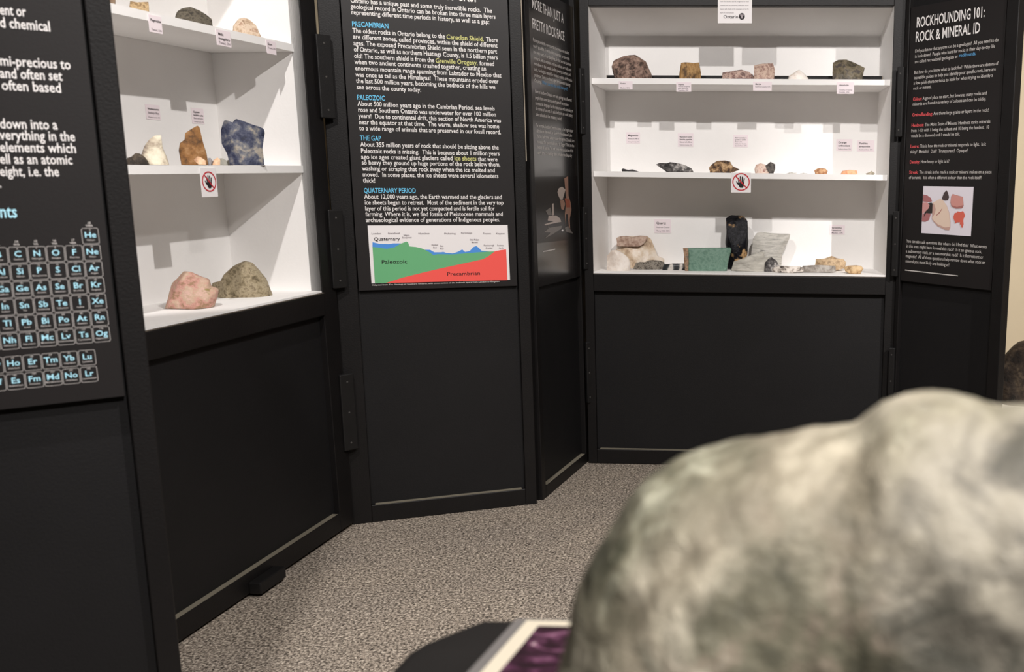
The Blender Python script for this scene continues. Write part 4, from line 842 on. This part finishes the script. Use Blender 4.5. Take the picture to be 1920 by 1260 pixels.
# ------------------------------------------------------------------ near table, photograph and the big blurred rock
ZT = 0.75
far = on_z(900, 1152, ZT); lft = on_z(770, 1203, ZT); far2 = on_z(1090, 1155, ZT)
M_CLOTH = painted('black_cloth', (40, 38, 37), 0.9, 0.12, 10, 0.25, 0.15, 900)
def tablecloth():
    # top outline (plan): back edge, then the left edge running toward the viewer
    y1 = float((far[1] + far2[1]) / 2); xl = float(far[0]); xl2 = float(lft[0]); yl2 = float(lft[1])
    x1, y0 = 0.75, -0.12
    top = [(xl, y1), (x1, y1), (x1, y0), (xl2 - .05, y0), (xl2 - 0.012, yl2 - .10), (xl2, yl2)]
    N = 220; P = resample(top, N); cen = Vector((sum(p.x for p in P) / N, sum(p.y for p in P) / N))
    vs, fs = [], []; rows = [(0.0, 0.0), (0.5, 0.0), (0.8, 0), (0.93, 0.0), (0.975, -0.0004), (0.99, -0.003), (1.0, -0.010), (1.006, -0.03)]
    ang = [math.atan2(p.y - cen.y, p.x - cen.x) for p in P]
    for f, dz in rows:
        for p in P:
            q = cen + (p - cen) * f; b = noise.noise(Vector((q.x * 9, q.y * 9, 1.3))) * 0.003 * (f > .5)
            vs.append((q.x, q.y, ZT + dz + (b if f < .97 else b * .5)))
    K = 14
    for k in range(1, K + 1):
        t = k / K
        for i, p in enumerate(P):
            d = (p - cen).normalized(); fold = math.sin(i / N * 2 * math.pi * 17 + 1.2 * math.sin(i / N * 25)) * 0.022 * t ** 0.8 + 0.035 * t
            q = cen + (p - cen) * 1.006 + d * fold
            vs.append((q.x, q.y, ZT - 0.03 - t * (ZT - 0.034)))
    R = len(rows) + K
    for r_ in range(R - 1):
        for i in range(N):
            a, b = r_ * N + i, r_ * N + (i + 1) % N; fs.append([a, b, b + N, a + N] if r_ else [b + N, a + N, b][::-1])
    o = link_mesh('tablecloth', vs, fs, M_CLOTH, None, True)
    tag(o, 'black cloth draped over the table in the foreground', 'tablecloth'); return y1
y_back = tablecloth()
ZP = ZT + 0.004
a = on_z(968, 1158, ZP + .004); b = on_z(1100, 1161, ZP + .004); c = on_z(873, 1262, ZP + .004)
ex = (b - a); ex[2] = 0; ex /= np.linalg.norm(ex); ey = np.array([-ex[1], ex[0], 0])
el = (a - c); el[2] = 0; Lw, Lh = 0.30, 0.21
shear = float(el @ ex) / float(el @ ey)
Mp = Matrix([[ex[0], ey[0], 0, a[0]], [ex[1], ey[1], 0, a[1]], [0, 0, 1, ZP - .001], [0, 0, 0, 1]])
rp = empty('framed_photograph', Mp); tag(rp, 'white bordered photograph of purple crystals lying on the black cloth', 'photograph')
def ppoly(x0, x1, y0, y1, z0, z1, nm, mat):
    q = [(x0 + shear * y0, y0), (x1 + shear * y0, y0), (x1 + shear * y1, y1), (x0 + shear * y1, y1)]
    vs = [(x, y, z0) for x, y in q] + [(x, y, z1) for x, y in q]
    return link_mesh(nm, vs, [[3, 2, 1, 0], [4, 5, 6, 7], [0, 1, 5, 4], [1, 2, 6, 5], [2, 3, 7, 6], [3, 0, 4, 7]], mat, rp)
ppoly(0, Lw, -Lh, 0, 0, 0.004, 'backing', flat('clear_acrylic_edge', (128, 124, 122), .3))
ppoly(0.010, Lw - .008, -Lh + .008, -0.0035, 0.004, 0.0048, 'white_border', flat('print_border', (232, 222, 200), .5))
def amethyst():
    m, nt, b_ = new_mat('amethyst_print', .35, .5)
    tc = nt.nodes.new('ShaderNodeTexCoord'); mp = nt.nodes.new('ShaderNodeMapping'); mp.inputs['Rotation'].default_value = (0, 0, .35); mp.inputs['Scale'].default_value = (.55, 1.5, 1); nt.links.new(tc.outputs['Object'], mp.inputs[0])
    n = noise_node(nt, 46, 5, .6, 1.2, mp.outputs[0])
    r = ramp(nt, n.outputs[0], [(.36, lin((26, 14, 20))), (.50, lin((52, 26, 42))), (.58, lin((92, 50, 78))), (.66, lin((150, 104, 130))), (.73, lin((226, 206, 204)))])
    nt.links.new(r.outputs[0], b_.inputs['Base Color']); return m
ppoly(0.023, Lw - .02, -Lh + .02, -0.013, 0.0048, 0.0053, 'crystal_picture', amethyst())

M_BIG, nt, bb = new_mat('rock_grey_green_big', .6, .45)
tc = nt.nodes.new('ShaderNodeTexCoord'); v = tc.outputs['Object']
n1 = noise_node(nt, 13, 6, .6, .7, v); r1 = ramp(nt, n1.outputs[0], [(.34, lin((104, 98, 82))), (.45, lin((156, 147, 128))), (.53, lin((198, 189, 168))), (.64, lin((238, 228, 206)))])
n2 = noise_node(nt, 7, 3, .5, .3, v); r2 = ramp(nt, n2.outputs[0], [(.42, (0, 0, 0, 1)), (.60, (1, 1, 1, 1))])
mx = nt.nodes.new('ShaderNodeMix'); mx.data_type = 'RGBA'; nt.links.new(r2.outputs[0], mx.inputs[0]); nt.links.new(r1.outputs[0], mx.inputs[6])
n3 = noise_node(nt, 30, 5, .6, .8, v); r3 = ramp(nt, n3.outputs[0], [(.35, lin((92, 92, 76))), (.5, lin((132, 128, 108))), (.64, lin((190, 188, 166)))]); nt.links.new(r3.outputs[0], mx.inputs[7])
# grey green lower front, darkened to stand in for the shade of its hollow
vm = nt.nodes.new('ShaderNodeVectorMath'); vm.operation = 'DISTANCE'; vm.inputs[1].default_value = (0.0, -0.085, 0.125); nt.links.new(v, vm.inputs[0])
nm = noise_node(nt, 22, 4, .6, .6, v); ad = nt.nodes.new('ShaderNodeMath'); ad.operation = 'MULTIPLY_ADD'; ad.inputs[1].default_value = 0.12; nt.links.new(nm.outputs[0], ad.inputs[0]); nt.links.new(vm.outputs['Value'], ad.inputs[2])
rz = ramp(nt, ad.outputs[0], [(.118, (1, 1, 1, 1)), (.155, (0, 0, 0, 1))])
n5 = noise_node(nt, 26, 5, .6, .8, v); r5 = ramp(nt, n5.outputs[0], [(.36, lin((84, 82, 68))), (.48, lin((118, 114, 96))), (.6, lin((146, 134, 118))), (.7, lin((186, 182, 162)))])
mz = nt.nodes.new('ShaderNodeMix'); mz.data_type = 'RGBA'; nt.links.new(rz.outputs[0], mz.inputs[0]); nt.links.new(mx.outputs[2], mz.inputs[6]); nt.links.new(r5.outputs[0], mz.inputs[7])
# upper right lobe: how brightly it is lit is put into the colour
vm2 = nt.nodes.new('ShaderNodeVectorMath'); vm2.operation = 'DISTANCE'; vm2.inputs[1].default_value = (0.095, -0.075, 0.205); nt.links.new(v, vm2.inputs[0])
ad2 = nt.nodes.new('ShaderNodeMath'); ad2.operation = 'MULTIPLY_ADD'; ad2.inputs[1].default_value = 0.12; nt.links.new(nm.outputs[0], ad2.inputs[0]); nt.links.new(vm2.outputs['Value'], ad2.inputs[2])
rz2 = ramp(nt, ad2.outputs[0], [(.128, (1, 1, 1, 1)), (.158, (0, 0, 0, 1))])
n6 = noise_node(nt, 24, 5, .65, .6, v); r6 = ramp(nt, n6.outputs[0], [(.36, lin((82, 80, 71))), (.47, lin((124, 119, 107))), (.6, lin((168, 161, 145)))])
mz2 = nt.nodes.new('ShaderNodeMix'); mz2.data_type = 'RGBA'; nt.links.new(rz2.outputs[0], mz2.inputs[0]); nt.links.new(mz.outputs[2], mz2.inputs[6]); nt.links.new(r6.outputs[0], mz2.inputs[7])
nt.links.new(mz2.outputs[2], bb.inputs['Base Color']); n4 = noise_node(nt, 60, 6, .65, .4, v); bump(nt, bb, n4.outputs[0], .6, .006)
out = [(985, 1560), (1010, 1400), (1040, 1300), (1052, 1255), (1064, 1215), (1080, 1170), (1092, 1120), (1104, 1075), (1120, 1040), (1145, 1000), (1175, 945), (1215, 898), (1265, 866), (1310, 842), (1375, 824), (1450, 812), (1520, 808), (1575, 808), (1608, 804), (1632, 784), (1660, 764), (1700, 752), (1745, 746), (1790, 743), (1828, 750), (1858, 764), (1880, 770), (1925, 764), (1985, 790), (2050, 860), (2090, 960), (2120, 1100), (2140, 1300), (2150, 1560)]
D0 = 0.43
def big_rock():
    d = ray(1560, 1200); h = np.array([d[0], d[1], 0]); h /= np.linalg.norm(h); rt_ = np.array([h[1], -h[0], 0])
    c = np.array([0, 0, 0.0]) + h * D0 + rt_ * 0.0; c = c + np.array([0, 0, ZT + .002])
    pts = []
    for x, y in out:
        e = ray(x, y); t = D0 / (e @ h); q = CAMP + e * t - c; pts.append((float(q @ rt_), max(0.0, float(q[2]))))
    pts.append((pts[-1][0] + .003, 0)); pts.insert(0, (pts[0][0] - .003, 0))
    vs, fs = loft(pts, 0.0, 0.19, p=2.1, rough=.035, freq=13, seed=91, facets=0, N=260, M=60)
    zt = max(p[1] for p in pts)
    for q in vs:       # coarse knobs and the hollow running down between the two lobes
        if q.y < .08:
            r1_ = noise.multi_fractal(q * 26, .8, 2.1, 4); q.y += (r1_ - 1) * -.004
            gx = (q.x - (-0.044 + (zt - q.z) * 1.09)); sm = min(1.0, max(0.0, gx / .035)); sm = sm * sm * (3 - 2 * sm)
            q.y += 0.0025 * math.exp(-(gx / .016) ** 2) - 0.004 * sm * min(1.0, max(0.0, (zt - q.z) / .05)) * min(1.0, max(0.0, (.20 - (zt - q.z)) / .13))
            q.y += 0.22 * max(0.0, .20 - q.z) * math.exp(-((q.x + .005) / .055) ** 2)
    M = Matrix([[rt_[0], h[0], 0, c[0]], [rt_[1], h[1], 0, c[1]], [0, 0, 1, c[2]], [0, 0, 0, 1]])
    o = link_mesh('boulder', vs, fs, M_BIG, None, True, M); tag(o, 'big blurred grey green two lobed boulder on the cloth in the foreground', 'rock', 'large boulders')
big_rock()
